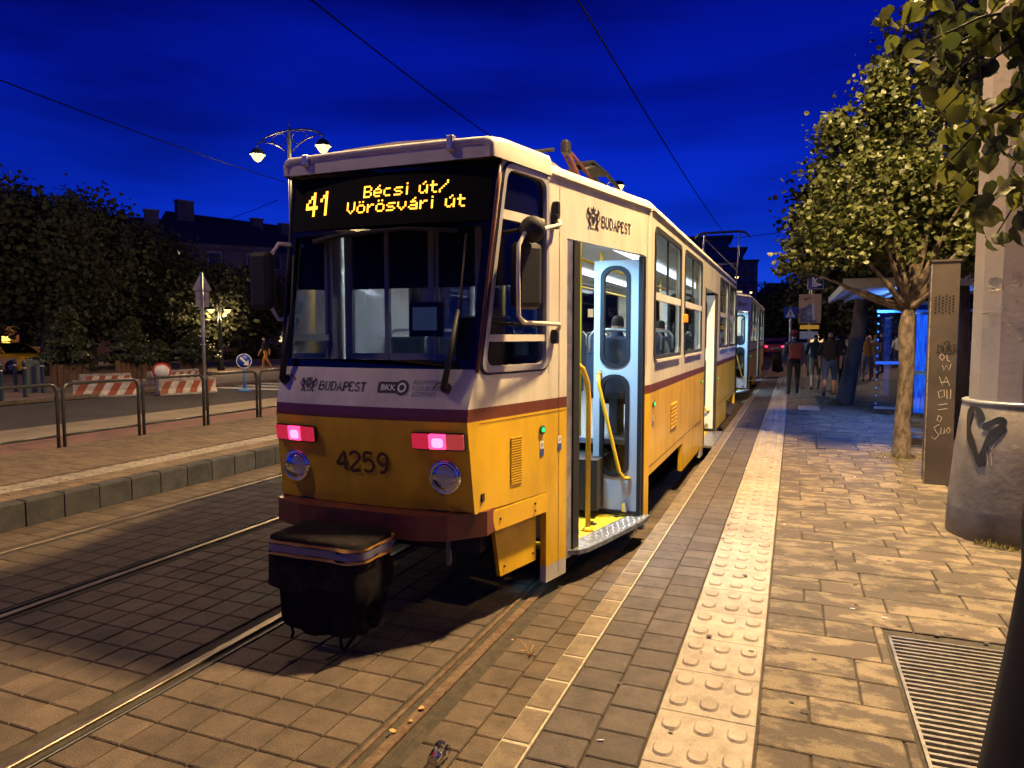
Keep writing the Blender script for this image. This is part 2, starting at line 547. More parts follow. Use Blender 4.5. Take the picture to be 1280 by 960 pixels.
class MB:
    def __init__(s):
        s.v, s.f, s.s = [], [], []

    def add(s, vs, fs, smooth=False):
        b = len(s.v)
        s.v += [tuple(map(float, p)) for p in vs]
        s.f += [tuple(i + b for i in f) for f in fs]
        s.s += [smooth] * len(fs)
        return s

    def box(s, c, d, rz=0.0, T=None):
        x, y, z = d[0] / 2, d[1] / 2, d[2] / 2
        cs, sn = math.cos(rz), math.sin(rz)
        vs = []
        for sx, sy, sz in ((-1, -1, -1), (1, -1, -1), (1, 1, -1), (-1, 1, -1), (-1, -1, 1), (1, -1, 1), (1, 1, 1), (-1, 1, 1)):
            px, py, pz = sx * x, sy * y, sz * z
            p = (c[0] + px * cs - py * sn, c[1] + px * sn + py * cs, c[2] + pz)
            vs.append(T(p) if T else p)
        return s.add(vs, [(0, 3, 2, 1), (4, 5, 6, 7), (0, 1, 5, 4), (1, 2, 6, 5), (2, 3, 7, 6), (3, 0, 4, 7)])

    def slab(s, x0, x1, y0, y1, z0, z1, ch=0.006):
        """paver: chamfered top, no bottom"""
        vs = [(x0, y0, z0), (x1, y0, z0), (x1, y1, z0), (x0, y1, z0),
              (x0, y0, z1 - ch), (x1, y0, z1 - ch), (x1, y1, z1 - ch), (x0, y1, z1 - ch),
              (x0 + ch, y0 + ch, z1), (x1 - ch, y0 + ch, z1), (x1 - ch, y1 - ch, z1), (x0 + ch, y1 - ch, z1)]
        fs = [(8, 9, 10, 11)]
        for i in range(4):
            j = (i + 1) % 4
            fs += [(i, j, j + 4, i + 4), (i + 4, j + 4, j + 8, i + 8)]
        return s.add(vs, fs)

    def cbox(s, c, d, ch=0.02, rz=0.0, T=None):
        """box with all edges chamfered"""
        bm = bmesh.new()
        bmesh.ops.create_cube(bm, size=1.0)
        for v in bm.verts:
            v.co = Vector((v.co.x * d[0], v.co.y * d[1], v.co.z * d[2]))
        bmesh.ops.bevel(bm, geom=list(bm.edges), offset=ch, segments=2, affect='EDGES', profile=0.5)
        mt = Matrix.Translation(Vector(c)) @ Matrix.Rotation(rz, 4, 'Z')
        vs = [tuple(mt @ v.co) for v in bm.verts]
        if T:
            vs = [T(p) for p in vs]
        fs = [tuple(v.index for v in f.verts) for f in bm.faces]
        bm.free()
        return s.add(vs, fs, False)

    def tube(s, pts, r, n=8, cap=True, closed=False):
        P = [Vector(p) for p in pts]
        k = len(P)
        rs = list(r) if hasattr(r, '__len__') else [r] * k
        t = []
        for i in range(k):
            if closed:
                d = P[(i + 1) % k] - P[i - 1]
            else:
                d = P[min(i + 1, k - 1)] - P[max(i - 1, 0)]
            t.append(d.normalized() if d.length > 1e-9 else Vector((0, 0, 1)))
        up = Vector((0, 0, 1)) if abs(t[0].z) < 0.9 else Vector((1, 0, 0))
        nrm = (up - t[0] * up.dot(t[0])).normalized()
        vs = []
        for i in range(k):
            nrm = (nrm - t[i] * nrm.dot(t[i]))
            nrm = nrm.normalized() if nrm.length > 1e-6 else t[i].orthogonal().normalized()
            bi = t[i].cross(nrm)
            for j in range(n):
                a = 2 * math.pi * j / n
                vs.append(P[i] + (nrm * math.cos(a) + bi * math.sin(a)) * rs[i])
        fs = []
        for i in range(k if closed else k - 1):
            i2 = (i + 1) % k
            for j in range(n):
                j2 = (j + 1) % n
                fs.append((i * n + j, i * n + j2, i2 * n + j2, i2 * n + j))
        s.add(vs, fs, True)
        if cap and not closed:
            b = len(s.v) - len(vs)
            s.f += [tuple(b + j for j in reversed(range(n))), tuple(b + (k - 1) * n + j for j in range(n))]
            s.s += [False, False]
        return s

    def lathe(s, prof, n=20, c=(0, 0, 0), axis='z', smooth=True, T=None):
        vs = []
        for r, h in prof:
            for j in range(n):
                a = 2 * math.pi * j / n
                x, y = r * math.cos(a), r * math.sin(a)
                p = {'z': (x, y, h), 'x': (h, x, y), 'y': (x, h, y)}[axis]
                p = (c[0] + p[0], c[1] + p[1], c[2] + p[2])
                vs.append(T(p) if T else p)
        fs = []
        for i in range(len(prof) - 1):
            for j in range(n):
                j2 = (j + 1) % n
                fs.append((i * n + j, i * n + j2, (i + 1) * n + j2, (i + 1) * n + j))
        s.add(vs, fs, smooth)
        b = len(s.v) - len(vs)
        if prof[0][0] > 1e-6:
            s.f.append(tuple(b + j for j in reversed(range(n))))
            s.s.append(False)
        if prof[-1][0] > 1e-6:
            s.f.append(tuple(b + (len(prof) - 1) * n + j for j in range(n)))
            s.s.append(False)
        return s

    def plate(s, outer, holes, t, T):
        """flat outline with holes, thickness t; T maps (a, b, depth) to 3D"""
        loops = [list(outer)] + [list(h) for h in holes]
        flat = [p for l in loops for p in l]
        tri = tessellate_polygon([[Vector((p[0], p[1], 0)) for p in l] for l in loops])
        n = len(flat)
        vs = [T(p[0], p[1], 0.0) for p in flat]
        fs = [tuple(x) for x in tri]
        if t > 0:
            vs += [T(p[0], p[1], t) for p in flat]
            fs += [tuple(i + n for i in reversed(x)) for x in tri]
            b = 0
            for l in loops:
                k = len(l)
                for i in range(k):
                    j = (i + 1) % k
                    fs.append((b + i, b + j, b + j + n, b + i + n))
                b += k
        return s.add(vs, fs)

    def stroke(s, pts, w, T, t=0.002):
        """a flat brush line in 2D mapped by T(a, b, depth)"""
        P = [Vector(p) for p in pts]
        ws = list(w) if hasattr(w, '__len__') else [w] * len(P)
        vs = []
        for i, p in enumerate(P):
            d = (P[min(i + 1, len(P) - 1)] - P[max(i - 1, 0)])
            d = d.normalized() if d.length > 1e-9 else Vector((1, 0))
            q = Vector((-d.y, d.x)) * ws[i] / 2
            vs += [T(p.x + q.x, p.y + q.y, -t), T(p.x - q.x, p.y - q.y, -t)]
        return s.add(vs, [(2 * i, 2 * i + 1, 2 * i + 3, 2 * i + 2) for i in range(len(P) - 1)])

    def mesh(s, name):
        me = bpy.data.meshes.new(name)
        me.from_pydata(s.v, [], s.f)
        me.polygons.foreach_set('use_smooth', s.s)
        me.update()
        return me

    def build(s, name, m, parent=None, loc=None, rz=0.0):
        return link_mesh(name, s.mesh(name), m, parent, loc, rz)


def np_mesh(name, verts, quads):
    me = bpy.data.meshes.new(name)
    nv, nf = len(verts), len(quads)
    me.vertices.add(nv)
    me.vertices.foreach_set('co', np.asarray(verts, dtype=np.float32).ravel())
    k = quads.shape[1]
    me.loops.add(nf * k)
    me.loops.foreach_set('vertex_index', np.asarray(quads, dtype=np.int32).ravel())
    me.polygons.add(nf)
    me.polygons.foreach_set('loop_start', np.arange(nf, dtype=np.int32) * k)
    me.update(calc_edges=True)
    me.validate()
    return me


def text_mesh(body, size, T, shear=0.0, bold=0.0, align='LEFT', spacing=1.0):
    """flat lettering mapped on a surface by T(a, b, depth)"""
    cu = bpy.data.curves.new('lettering', 'FONT')
    cu.body = body
    cu.size = size
    cu.shear = shear
    cu.offset = bold
    cu.align_x = align
    cu.space_character = spacing
    o = bpy.data.objects.new('lettering', cu)
    COL.objects.link(o)
    dg = bpy.context.evaluated_depsgraph_get()
    me = bpy.data.meshes.new_from_object(o.evaluated_get(dg))
    bpy.data.objects.remove(o)
    for v in me.vertices:
        v.co = Vector(T(v.co.x, v.co.y, -0.003))
    return me


def light(name, kind, loc, power, col, parent=None, size=0.2, **kw):
    d = bpy.data.lights.new(name, kind)
    d.energy = power
    d.color = col
    if kind in ('POINT', 'SPOT'):
        d.shadow_soft_size = size
    for k, v in kw.items():
        setattr(d, k, v)
    o = bpy.data.objects.new(name, d)
    COL.objects.link(o)
    o.location = loc
    if parent:
        o.parent = parent
    return o

# ================================================================== the setting
def sheet(name, x0, x1, y0, y1, z, m, thick=0.0):
    b = MB()
    if thick:
        b.box(((x0 + x1) / 2, (y0 + y1) / 2, z - thick / 2), (x1 - x0, y1 - y0, thick))
    else:
        b.add([(x0, y0, z), (x1, y0, z), (x1, y1, z), (x0, y1, z)], [(0, 1, 2, 3)])
    return tag(b.build(name, m), kind='structure')


sheet('ground', -900, 900, -300, 1500, -0.40, M['groundmat'])
track_bed = sheet('track_bed', -6.96, -1.0, -6, 190, -0.262, M['joint'])
platform = sheet('platform', -1.02, 14, -6, 29.4, -0.012, M['joint'], 0.36)
far_pavement = sheet('far_pavement', -1.06, 60, 29.4, 260, -0.02, M['plaza'], 0.36)
side_platform = sheet('side_platform', -10.0, -7.05, -6, 34, -0.012, M['joint'], 0.36)
cycle_path = sheet('cycle_path', -11.6, -10.0, -30, 260, -0.10, M['redpath'], 0.2)
footpath = sheet('footpath', -13.25, -11.6, -30, 260, -0.104, M['concrete'], 0.2)
road = sheet('road', -18.3, -13.25, -30, 300, -0.15, M['asphalt'], 0.1)
plaza = sheet('plaza', -260, -18.3, -30, 300, -0.13, M['plaza'], 0.2)
far_road = sheet('far_road', -13.25, -1.06, 190, 400, -0.15, M['asphalt'], 0.1)
b = MB()
for k in range(7):
    b.box((-15.9 + 0.9 * (k - 3) * 0.0, 18.6 + k * 1.1, -0.146), (4.6, 0.55, 0.008))
b.build('crossing_marking', M['roadpaint'], road)
b = MB()
for y in np.arange(-4, 60, 4.0):
    b.box((-13.42, y, -0.146), (0.12, 2.4, 0.008))
b.build('lane_marking', M['roadpaint'], road)


def project(p):
    d = np.array(p) - CAM
    z = d @ _f
    return (640 + FPX * (d @ _r) / z, 480 - FPX * (d @ _u) / z, z) if z > 0.1 else (-1e6, -1e6, z)


def seen(p, mrg=60):
    u, v, z = project(p)
    return z > 0.1 and -mrg < u < 1280 + mrg and 0 < v < 960 + mrg


def lay(pieces, name, m, parent, ztop, depth, gap, keep=300, chamfer=0.006, hidden=None, jitter=0.0012):
    """lay pavers: the largest on show are parts, the rest one joined part"""
    cand = []
    for i, (x0, x1, y0, y1) in enumerate(pieces):
        c = ((x0 + x1) / 2, (y0 + y1) / 2, ztop)
        if seen(c) and not (hidden and hidden(c)):
            z = project(c)[2]
            cand.append(((x1 - x0) * (y1 - y0) / z ** 3, i))
    cand.sort(reverse=True)
    own = {i for _, i in cand[:keep] if project(((pieces[i][0] + pieces[i][1]) / 2, (pieces[i][2] + pieces[i][3]) / 2, ztop))[2] < 13}
    cache, rest = {}, MB()
    for i, (x0, x1, y0, y1) in enumerate(pieces):
        g = gap / 2
        dz = rng.uniform(-jitter, jitter)
        if i in own:
            w, l = round(x1 - x0 - gap, 3), round(y1 - y0 - gap, 3)
            if (w, l) not in cache:
                cache[(w, l)] = MB().slab(-w / 2, w / 2, -l / 2, l / 2, -depth, 0, chamfer).mesh(name)
            link_mesh(name, cache[(w, l)], m, parent, ((x0 + x1) / 2, (y0 + y1) / 2, ztop + dz), R(rng.uniform(-.5, .5)))
        else:
            rest.slab(x0 + g, x1 - g, y0 + g, y1 - g, ztop - depth, ztop + dz, chamfer)
    if rest.v:
        tag(rest.build(name + '_field', m, parent), kind='stuff')


# track slabs, 0.2 m squares either side of the four rails
RAILS = (-1.68, -3.14, -4.86, -6.31)
strips = [(-1.20, -1.06, 1), (-1.35, -1.20, 1), (-1.55, -1.35, 1), (-3.03, -1.80, 6), (-4.74, -3.27, 7), (-6.20, -4.98, 6), (-6.94, -6.43, 3)]
pcs = []
for x0, x1, n in strips:
    off = rng.uniform(0, .2)
    if n == 1:
        off = 0.1 if x0 < -1.4 else off
    w = (x1 - x0) / n
    y = -0.6 + off
    while y < 46:
        for k in range(n):
            pcs.append((x0 + k * w, x0 + (k + 1) * w, y, y + 0.204))
        y += 0.204
lay(pcs, 'slab', M['slab'], track_bed, -0.25, 0.05, 0.0075, hidden=lambda c: c[1] > 4.1 and -3.75 < c[0] < -1.5)

# grooved rails set in a strip of dirt
for i, x in enumerate(RAILS):
    near = (0, 2)
    lab = ('rust-brown rail filled with dirt beside the platform kerb', 'polished rail running under the coupler bag of the tram',
           'polished rail of the empty track beside the paved middle strip', 'polished rail of the empty track along the dark kerb')[i]
    t = thing('tram_rail', (x, 0, -0.262), lab, 'rail')
    s = 1 if i in (1, 3) else -1                # groove on the inner side of the gauge
    Y0, Y1 = -4, 185

    def bar(xc, w, z0, z1):
        return MB().slab(xc - w / 2, xc + w / 2, Y0, Y1, z0, z1, 0.004)
    bar(0, .058, -.05, .016).build('rail_head', M['railrust'] if i == 0 else M['rail'], t)
    bar(s * .052, .046, -.06, -.022).build('groove', M['void'], t)
    bar(s * .088, .024, -.05, .012).build('rail_lip', M['railrust'] if i == 0 else M['steel'], t)
    bar(-s * .062, .050, -.05, .004).build('filler', M['joint'], t)

# platform: kerb stones, two rows of dark pavers, tactile tiles, ashlar paving
tag(MB().box((-0.99, 13, -0.08), (0.125, 34, 0.15)).build('kerb_bed', M['kerbjoint'], platform), kind='stuff')
pcs = []
y = -1.0
while y < 29.2:
    pcs.append((-1.06, -0.927, y, y + 0.272))
    y += 0.272
lay(pcs, 'kerb_stone', M['kerb'], platform, 0.0, 0.24, 0.016, keep=60, chamfer=.006)
pcs = []
for k in range(2):
    y = -1.0 + 0.1 * k
    while y < 29.2:
        pcs.append((-0.922 + .208 * k, -0.714 + .208 * k, y, y + 0.203))
        y += 0.203
lay(pcs, 'dark_paver', M['darkpaver'], platform, 0.001, 0.03, 0.008, keep=80, chamfer=.005)


def tactile_mesh(b, x0, x1, y0, y1, z):
    b.slab(x0, x1, y0, y1, z - .03, z, .003)
    w, l = (x1 - x0) / 3, (y1 - y0) / 2
    for i in range(3):
        for j in range(2):
            cx, cy = x0 + (i + .5) * w, y0 + (j + .5) * l
            o1 = rr(cx - .041, cx + .041, cy - .056, cy + .056, .036, 3)
            o2 = rr(cx - .033, cx + .033, cy - .048, cy + .048, .030, 3)
            n = len(o1)
            b.add([(p[0], p[1], z - .0005) for p in o1] + [(p[0], p[1], z + .010) for p in o2],
                  [tuple(range(n, 2 * n))] + [(k, (k + 1) % n, (k + 1) % n + n, k + n) for k in range(n)])


tile = MB()
tactile_mesh(tile, -.1975, .1975, -.1985, .1985, 0)
tile_me = tile.mesh('tactile_tile')
rest = MB()
k = 0
y = 0.6
while y < 29.0:
    if y > 1.6 and k < 26:
        link_mesh('tactile_tile', tile_me, M['tactile'], platform, (-0.303 + rng.uniform(-.0015, .0015), y + .2, .003 + rng.uniform(-.001, .001)), R(rng.uniform(-.3, .3)))
        k += 1
    else:
        tactile_mesh(rest, -0.5, -0.106, y + .002, y + .398, .003)
    y += 0.4
tag(rest.build('tactile_tile_field', M['tactile'], platform), kind='stuff')

pcs = []
y = -0.5 + .02
while y < 29.0:
    x = -0.098
    first = True
    while x < 7.0:
        l = rng.choice((.25, .35, .45, .45, .55, .60)) if not first else rng.choice((.20, .30, .42, .55))
        first = False
        x1 = min(x + l, 7.0)
        if not (x1 > 0.50 and x < 1.62 and y + .24 > 2.62 and y < 4.22 and y > 2.5):
            pcs.append((x, x1, y, y + 0.24))
        elif x < 0.50:
            pcs.append((x, 0.50, y, y + .24))
        x = x1
    y += 0.24
lay(pcs, 'paving_stone', M['ashlar'], platform, 0.0, 0.03, 0.008, keep=300, chamfer=.005, jitter=.0018)

# side platform across the tracks: kerb blocks, small pavers, pale guide strip
pcs = []
y = 1.0
while y < 33.6:
    pcs.append((-7.14, -6.95, y, y + 0.40))
    y += 0.40
lay(pcs, 'kerb_block', M['lkerb'], side_platform, 0.0, 0.26, 0.014, keep=30, chamfer=.018, jitter=.004)
pcs = []
x = -9.95
while x < -7.2:
    y = 2.6 + rng.uniform(0, .2)
    while y < 30:
        if not (-7.86 < x + .1 < -7.46):
            pcs.append((x, x + .2, y, y + .2))
        y += .2
    x += .2
lay(pcs, 'small_paver', M['lpaver'], side_platform, 0.0, 0.03, 0.010, keep=0, chamfer=.004)
rest = MB()
y = 2.6
while y < 30:
    tactile_mesh(rest, -7.83, -7.49, y + .003, y + .397, .002)
    y += .4
tag(rest.build('guide_strip', M['tactile'], side_platform), kind='stuff')
b = MB()
y = -10.0
while y < 60:
    b.slab(-18.45, -18.30, y, y + .98, -.2, -.03, .01)
    y += 1.0
b.build('kerb_row', M['kerb'], plaza)

# ================================================================== the tram
XC, YF, ZB = -2.52, 3.80, -0.25
LEN, YK, HW, WF = 15.36, 2.60, 1.32, 0.71
SL = (HW - WF) / (YK - .03)
TH = math.atan(SL)
PROF = [(.10, .78), (.03, 1.34), (.04, 1.43), (.13, 1.66), (.36, 2.96)]


def prof(z):
    if z <= PROF[0][1]:
        return PROF[0][0]
    for (y0, z0), (y1, z1) in zip(PROF, PROF[1:]):
        if z <= z1:
            return y0 + (y1 - y0) * (z - z0) / (z1 - z0)
    return PROF[-1][0]


def wid(y):
    return min(HW, WF + (y - .03) * SL)


def TS(sgn, rear=False):
    """tapered flank: (y, z, depth inwards)"""
    def f(a, b_, d):
        x = sgn * (wid(a) - d * math.cos(TH))
        y = a + d * math.sin(TH)
        return (x, LEN - y if rear else y, b_)
    return f


def SS(sgn):
    return lambda a, b_, d: (sgn * (HW - d), a, b_)


def FR(rear=False):
    def f(x, z, d):
        yb = prof(z)
        w = wid(yb)
        y = yb - .06 * (1 - min(1, (x / w) ** 2)) + d
        return (x, LEN - y if rear else y, z)
    return f


FRONT = FR()
RT = TS(1)


def fl(u, v):
    """photo pixel -> (x, z) on the tram's nose"""
    p = on_y(u, v, 3.82)
    return p[0] - XC, p[2] - ZB


_A = np.array([XC + HW, YF + YK, 0.0])
_B = np.array([XC + WF, YF + .03, 0.0])
_N = np.array([(_B - _A)[1], -(_B - _A)[0], 0.0])


def tl(u, v):
    """photo pixel -> (y, z) on the tram's tapered flank"""
    d = ray(u, v)
    p = CAM + d * (((_A - CAM) @ _N) / (d @ _N))
    return p[1] - YF, p[2] - ZB


def sl(u, v):
    p = on_x(u, v, XC + HW)
    return p[1] - YF, p[2] - ZB


tram = thing('tram_car', (XC, YF, ZB), 'yellow and cream leading tram car numbered 4259 with open front door', 'tram', 'coupled tram cars')
wedge = (PROF[0][0], .76)
flank_front = [(.10, .77)] + PROF[1:]
cabwin = round_poly([(.885, 1.665), (.885, 2.935), (.425, 2.935), (.185, 1.665)], .085, 5)
cabwin = cabwin[::-1]
# ---- flanks
outer = flank_front + [(.37, 3.0), (YK, 3.0), (YK, .12), (2.46, .12), (2.46, 2.57), (1.17, 2.57), (1.17, .10), (.90, .10), (.90, .76)]
MB().plate(outer, [cabwin], .05, RT).build('cab_flank', M['paint'], tram)
outer_plain = flank_front + [(.37, 3.0), (YK, 3.0), (YK, .34), (.90, .34), (.90, .76)]
MB().plate(outer_plain, [cabwin], .05, TS(-1)).build('cab_flank', M['paint'], tram)
for sg in (1, -1):
    MB().plate(outer_plain, [cabwin], .05, TS(sg, True)).build('cab_flank', M['paint'], tram)
WINS = [(2.79, 4.40), (4.72, 6.37), (8.99, 10.64), (10.96, 12.57)]
WZ0, WZ1 = 1.66, 2.845
arch = [(2.60, .59), (4.72, .59), (4.72, .25), (6.50, .25), (6.50, .12), (6.82, .12)]
low = arch + [(6.82, 2.56), (8.54, 2.56)] + [(LEN - a, z) for a, z in reversed(arch)]
outer = [(a, z) for a, z in low] + [(LEN - YK, 3.0), (YK, 3.0)]
MB().plate(outer, [rr(a0, a1, WZ0, WZ1, .085, 5) for a0, a1 in WINS], .05, SS(1)).build('flank', M['paint'], tram)
outer = [(2.6, .34), (LEN - YK, .34), (LEN - YK, 3.0), (YK, 3.0)]
WINL = WINS[:2] + [(6.82, 8.54)] + WINS[2:]
MB().plate(outer, [rr(a0, a1, WZ0, WZ1, .085, 5) for a0, a1 in WINL], .05, SS(-1)).build('flank', M['paint'], tram)
# rain gutters along the roof edge and welded seams of the cab flank
MB().tube([RT(.95, 2.985, -.012), RT(2.57, 2.985, -.012)], .010, 6).build('rain_gutter', M['cream'], tram)
MB().tube([SS(1)(2.63, 2.985, -.012), SS(1)(LEN - 2.63, 2.985, -.012)], .010, 6).build('rain_gutter', M['cream'], tram)
for pl_ in ([(1.06, .14), (1.06, 2.97)], [(.92, 2.97), (.92, 1.60)], [(.14, 1.325), (1.16, 1.325)], [(2.52, 1.6), (2.52, 2.97)]):
    MB().stroke(pl_, .0045, RT, .0025).build('flank_seam', M['brownprint'], tram)
for a_ in (4.56, 6.60, 8.76, 10.80, 12.66):
    MB().stroke([(a_, .66), (a_, 2.97)], .0045, SS(1), .0025).build('flank_seam', M['brownprint'], tram)
# seam line and service flaps on the flank
for pl_, w_ in [([(a0, .665), (a1, .665)], .010) for a0, a1 in ((2.62, 6.5), (8.86, 12.74))] + [([(a, .27), (a, .66)], .010) for a in (4.75, 5.6, 6.48)] + [([(a, .64), (a + .10, .64)], .022) for a in (5.9, 6.1, 6.3)]:
    MB().stroke(pl_, w_, SS(1), .002 if w_ < .02 else .003).build('panel_seam', M['rubber'], tram)


def window(a0, a1, T, parent, bar=True):
    hole = rr(a0, a1, WZ0, WZ1, .085, 5)
    w = MB().plate(grow(hole, .030), [grow(hole, -.020)], .02, lambda p, q, d: T(p, q, d - .010)).build('window', M['rubber'], parent)
    zc = 2.235
    MB().plate([(a0 + .015, zc - .035), (a1 - .015, zc - .035), (a1 - .015, zc + .035), (a0 + .015, zc + .035)], [], .03,
               lambda p, q, d: T(p, q, d - .006)).build('window_bar', M['cream'], w)
    for z0, z1 in ((WZ0 + .01, zc), (zc, WZ1 - .01)):
        MB().plate([(a0 + .01, z0), (a1 - .01, z0), (a1 - .01, z1), (a0 + .01, z1)], [], 0, lambda p, q, d: T(p, q, .022)).build('pane', M['glass'], w)
    am = a0 + (a1 - a0) * .52
    MB().plate([(am - .014, zc), (am + .014, zc), (am + .014, WZ1), (am - .014, WZ1)], [], .02, lambda p, q, d: T(p, q, d + .01)).build('window_bar', M['rubber'], w)
    MB().plate([(a0 + .04, WZ0 - .045), (a1 - .04, WZ0 - .045), (a1 - .04, WZ0 - .018), (a0 + .04, WZ0 - .018)], [], .03,
               lambda p, q, d: T(p, q, d - .026)).build('window_ledge', M['cream'], w)


for a0, a1 in WINS:
    window(a0, a1, SS(1), tram)
for a0, a1 in WINL:
    hole = rr(a0, a1, WZ0, WZ1, .085, 5)
    w = MB().plate(grow(hole, .030), [grow(hole, -.020)], .02, lambda p, q, d: SS(-1)(p, q, d - .010)).build('window', M['rubber'], tram)
    MB().plate(hole, [], 0, lambda p, q, d: SS(-1)(p, q, .022)).build('pane', M['glass'], w)

# ---- cab side windows
for T in (RT, TS(-1)):
    w = MB().plate(grow(cabwin, .028), [grow(cabwin, -.012)], .03, lambda p, q, d: T(p, q, d - .014)).build('cab_window', M['trim'], tram)
    MB().plate(grow(cabwin, .042), [grow(cabwin, .028)], .02, lambda p, q, d: T(p, q, d - .006)).build('window_seal', M['rubber'], w)
    MB().plate(cabwin, [], 0, lambda p, q, d: T(p, q, .02)).build('pane', M['cabglass'], w)

    def strip(z0, z1, dd):
        def xl(z):
            return .185 + (.425 - .185) * (z - 1.665) / (2.935 - 1.665) + .02
        return MB().plate([(xl(z0), z0), (.875, z0), (.875, z1), (xl(z1), z1)], [], .03, lambda p, q, d: T(p, q, d - dd))
    strip(2.605, 2.665, .004).build('window_bar', M['cream'], w)
    strip(1.830, 1.875, .004).build('window_bar', M['cream'], w)
    strip(2.66, 2.92, -.03).build('blind', M['rubber'], w)

# ---- nose
rows = [.78, .9, 1.05, 1.2, 1.34, 1.42, 1.5, 1.58, 1.66]
for rear in (False, True):
    T = FR(rear)
    b = MB()
    n = 14
    vs = []
    for z in rows:
        w = wid(prof(z))
        vs += [T(w * (2 * i / n - 1), z, 0) for i in range(n + 1)]
    b.add(vs, [(j * (n + 1) + i, j * (n + 1) + i + 1, (j + 1) * (n + 1) + i + 1, (j + 1) * (n + 1) + i) for j in range(len(rows) - 1) for i in range(n)], True)
    b.build('nose_panel', M['paint'], tram)
    wb, wt = wid(prof(1.66)), wid(prof(2.97))
    nn = 10
    out = [(wb * (2 * i / nn - 1), 1.655) for i in range(nn + 1)] + [(wb + (wt - wb) * k / 5, 1.655 + (2.97 - 1.655) * k / 5) for k in range(1, 6)] + \
          [(wt * (1 - 2 * i / nn), 2.97) for i in range(1, nn + 1)] + [(-wt + (wt - wb) * k / 5, 2.97 - (2.97 - 1.655) * k / 5) for k in range(1, 5)]
    hb, ht = .93 * wid(prof(1.72)), .925 * wid(prof(2.55))
    hole = [(hb * (2 * i / nn - 1), 1.715) for i in range(nn + 1)] + [(hb + (ht - hb) * k / 4, 1.715 + (2.545 - 1.715) * k / 4) for k in range(1, 5)] + \
           [(ht * (1 - 2 * i / nn), 2.545) for i in range(1, nn + 1)] + [(-ht + (ht - hb) * k / 4, 2.545 - (2.545 - 1.715) * k / 4) for k in range(1, 4)]
    fr_o = MB().plate(out, [hole], .04, T).build('windscreen_frame', M['black'], tram)
    b = MB()
    vs = []
    zz = [1.70, 1.95, 2.2, 2.56]
    for z in zz:
        w = .95 * wid(prof(z))
        vs += [T(w * (2 * i / nn - 1), z, .018) for i in range(nn + 1)]
    b.add(vs, [(j * (nn + 1) + i, j * (nn + 1) + i + 1, (j + 1) * (nn + 1) + i + 1, (j + 1) * (nn + 1) + i) for j in range(3) for i in range(nn)], True)
    b.build('windscreen', M['wglass'], tram)
    for sg in (-1, 1):
        pts = []
        for k in range(8):
            z = 1.64 + (2.97 - 1.64) * k / 7
            y = prof(z)
            p = (sg * (wid(y) + .002), y + .004, z)
            pts.append((p[0], LEN - p[1], p[2]) if rear else p)
        MB().tube(pts, .013, 8).build('corner_trim', M['bumper'] if sg > 0 else M['rubber'], tram)
# LED board with dot-matrix lettering
board = MB()
wB = .965
xs = np.linspace(-wB * wid(prof(2.75)), wB * wid(prof(2.75)), 11)
vs = [FRONT(x, z, -.004) for z in (2.585, 2.76, 2.935) for x in xs]
board.add(vs, [(j * 11 + i, j * 11 + i + 1, (j + 1) * 11 + i + 1, (j + 1) * 11 + i) for j in range(2) for i in range(10)], True)
board = board.build('destination_board', M['ledoff'], tram)
DOT = {
    '4': ('00010', '00110', '01010', '10010', '11111', '00010', '00010'), '1': ('00100', '01100', '10100', '00100', '00100', '00100', '00100'),
    'B': ('11110', '10001', '10001', '11110', '10001', '10001', '11110'), 'e': ('00010', '00100', '01110', '10001', '11111', '10000', '01110'),
    'c': ('00000', '00000', '01110', '10000', '10000', '10000', '01110'), 's': ('00000', '00000', '01111', '10000', '01110', '00001', '11110'),
    'i': ('010', '000', '010', '010', '010', '010', '010'), 'u': ('00010', '00100', '10001', '10001', '10001', '10011', '01101'),
    't': ('0100', '0100', '1111', '0100', '0100', '0100', '0011'), '/': ('00001', '00001', '00010', '00100', '01000', '10000', '10000'),
    'V': ('10001', '10001', '10001', '10001', '10001', '01010', '00100'), 'o': ('01010', '00000', '01110', '10001', '10001', '10001', '01110'),
    'r': ('0000', '0000', '1011', '1100', '1000', '1000', '1000'), 'v': ('00000', '00000', '10001', '10001', '10001', '01010', '00100'),
    'a': ('00010', '00100', '01110', '00001', '01111', '10001', '01111'), ' ': ('000',) * 7}


def on_board(u, v):
    p = on_y(u, v, YF + .30)
    return p[0] - XC, p[2] - ZB


def dots(text, x0, x1, z0, z1, mult, parent):
    n = sum(len(DOT[ch][0]) + 1 for ch in text) - 1
    px, pz = (x1 - x0) / (n * mult), (z1 - z0) / (7 * mult)
    s = .45
    col = 0
    for ch in text:
        g = DOT[ch]
        b = MB()
        for i in range(len(g[0])):
            for r_ in range(7):
                if g[r_][i] == '1':
                    for a in range(mult):
                        for c in range(mult):
                            x = x0 + ((col + i) * mult + a + .5) * px
                            z = z1 - (r_ * mult + c + .5) * pz
                            b.add([FRONT(x - s * px, z - s * pz, -.008), FRONT(x + s * px, z - s * pz, -.008), FRONT(x + s * px, z + s * pz, -.008), FRONT(x - s * px, z + s * pz, -.008)], [(0, 1, 2, 3)])
        col += len(g[0]) + 1
        if b.v:
            b.build('led_letter', M['led'], parent)


for txt, ua, ub, zc, hh, mu in (('41', 383, 418, 2.765, .168, 2), ('Becsi ut/', 458, 562, 2.815, .080, 1), ('Vorosvari ut', 438, 583, 2.715, .080, 1)):
    dots(txt, on_board(ua, 245)[0], on_board(ub, 245)[0], zc - hh / 2, zc + hh / 2, mu, board)
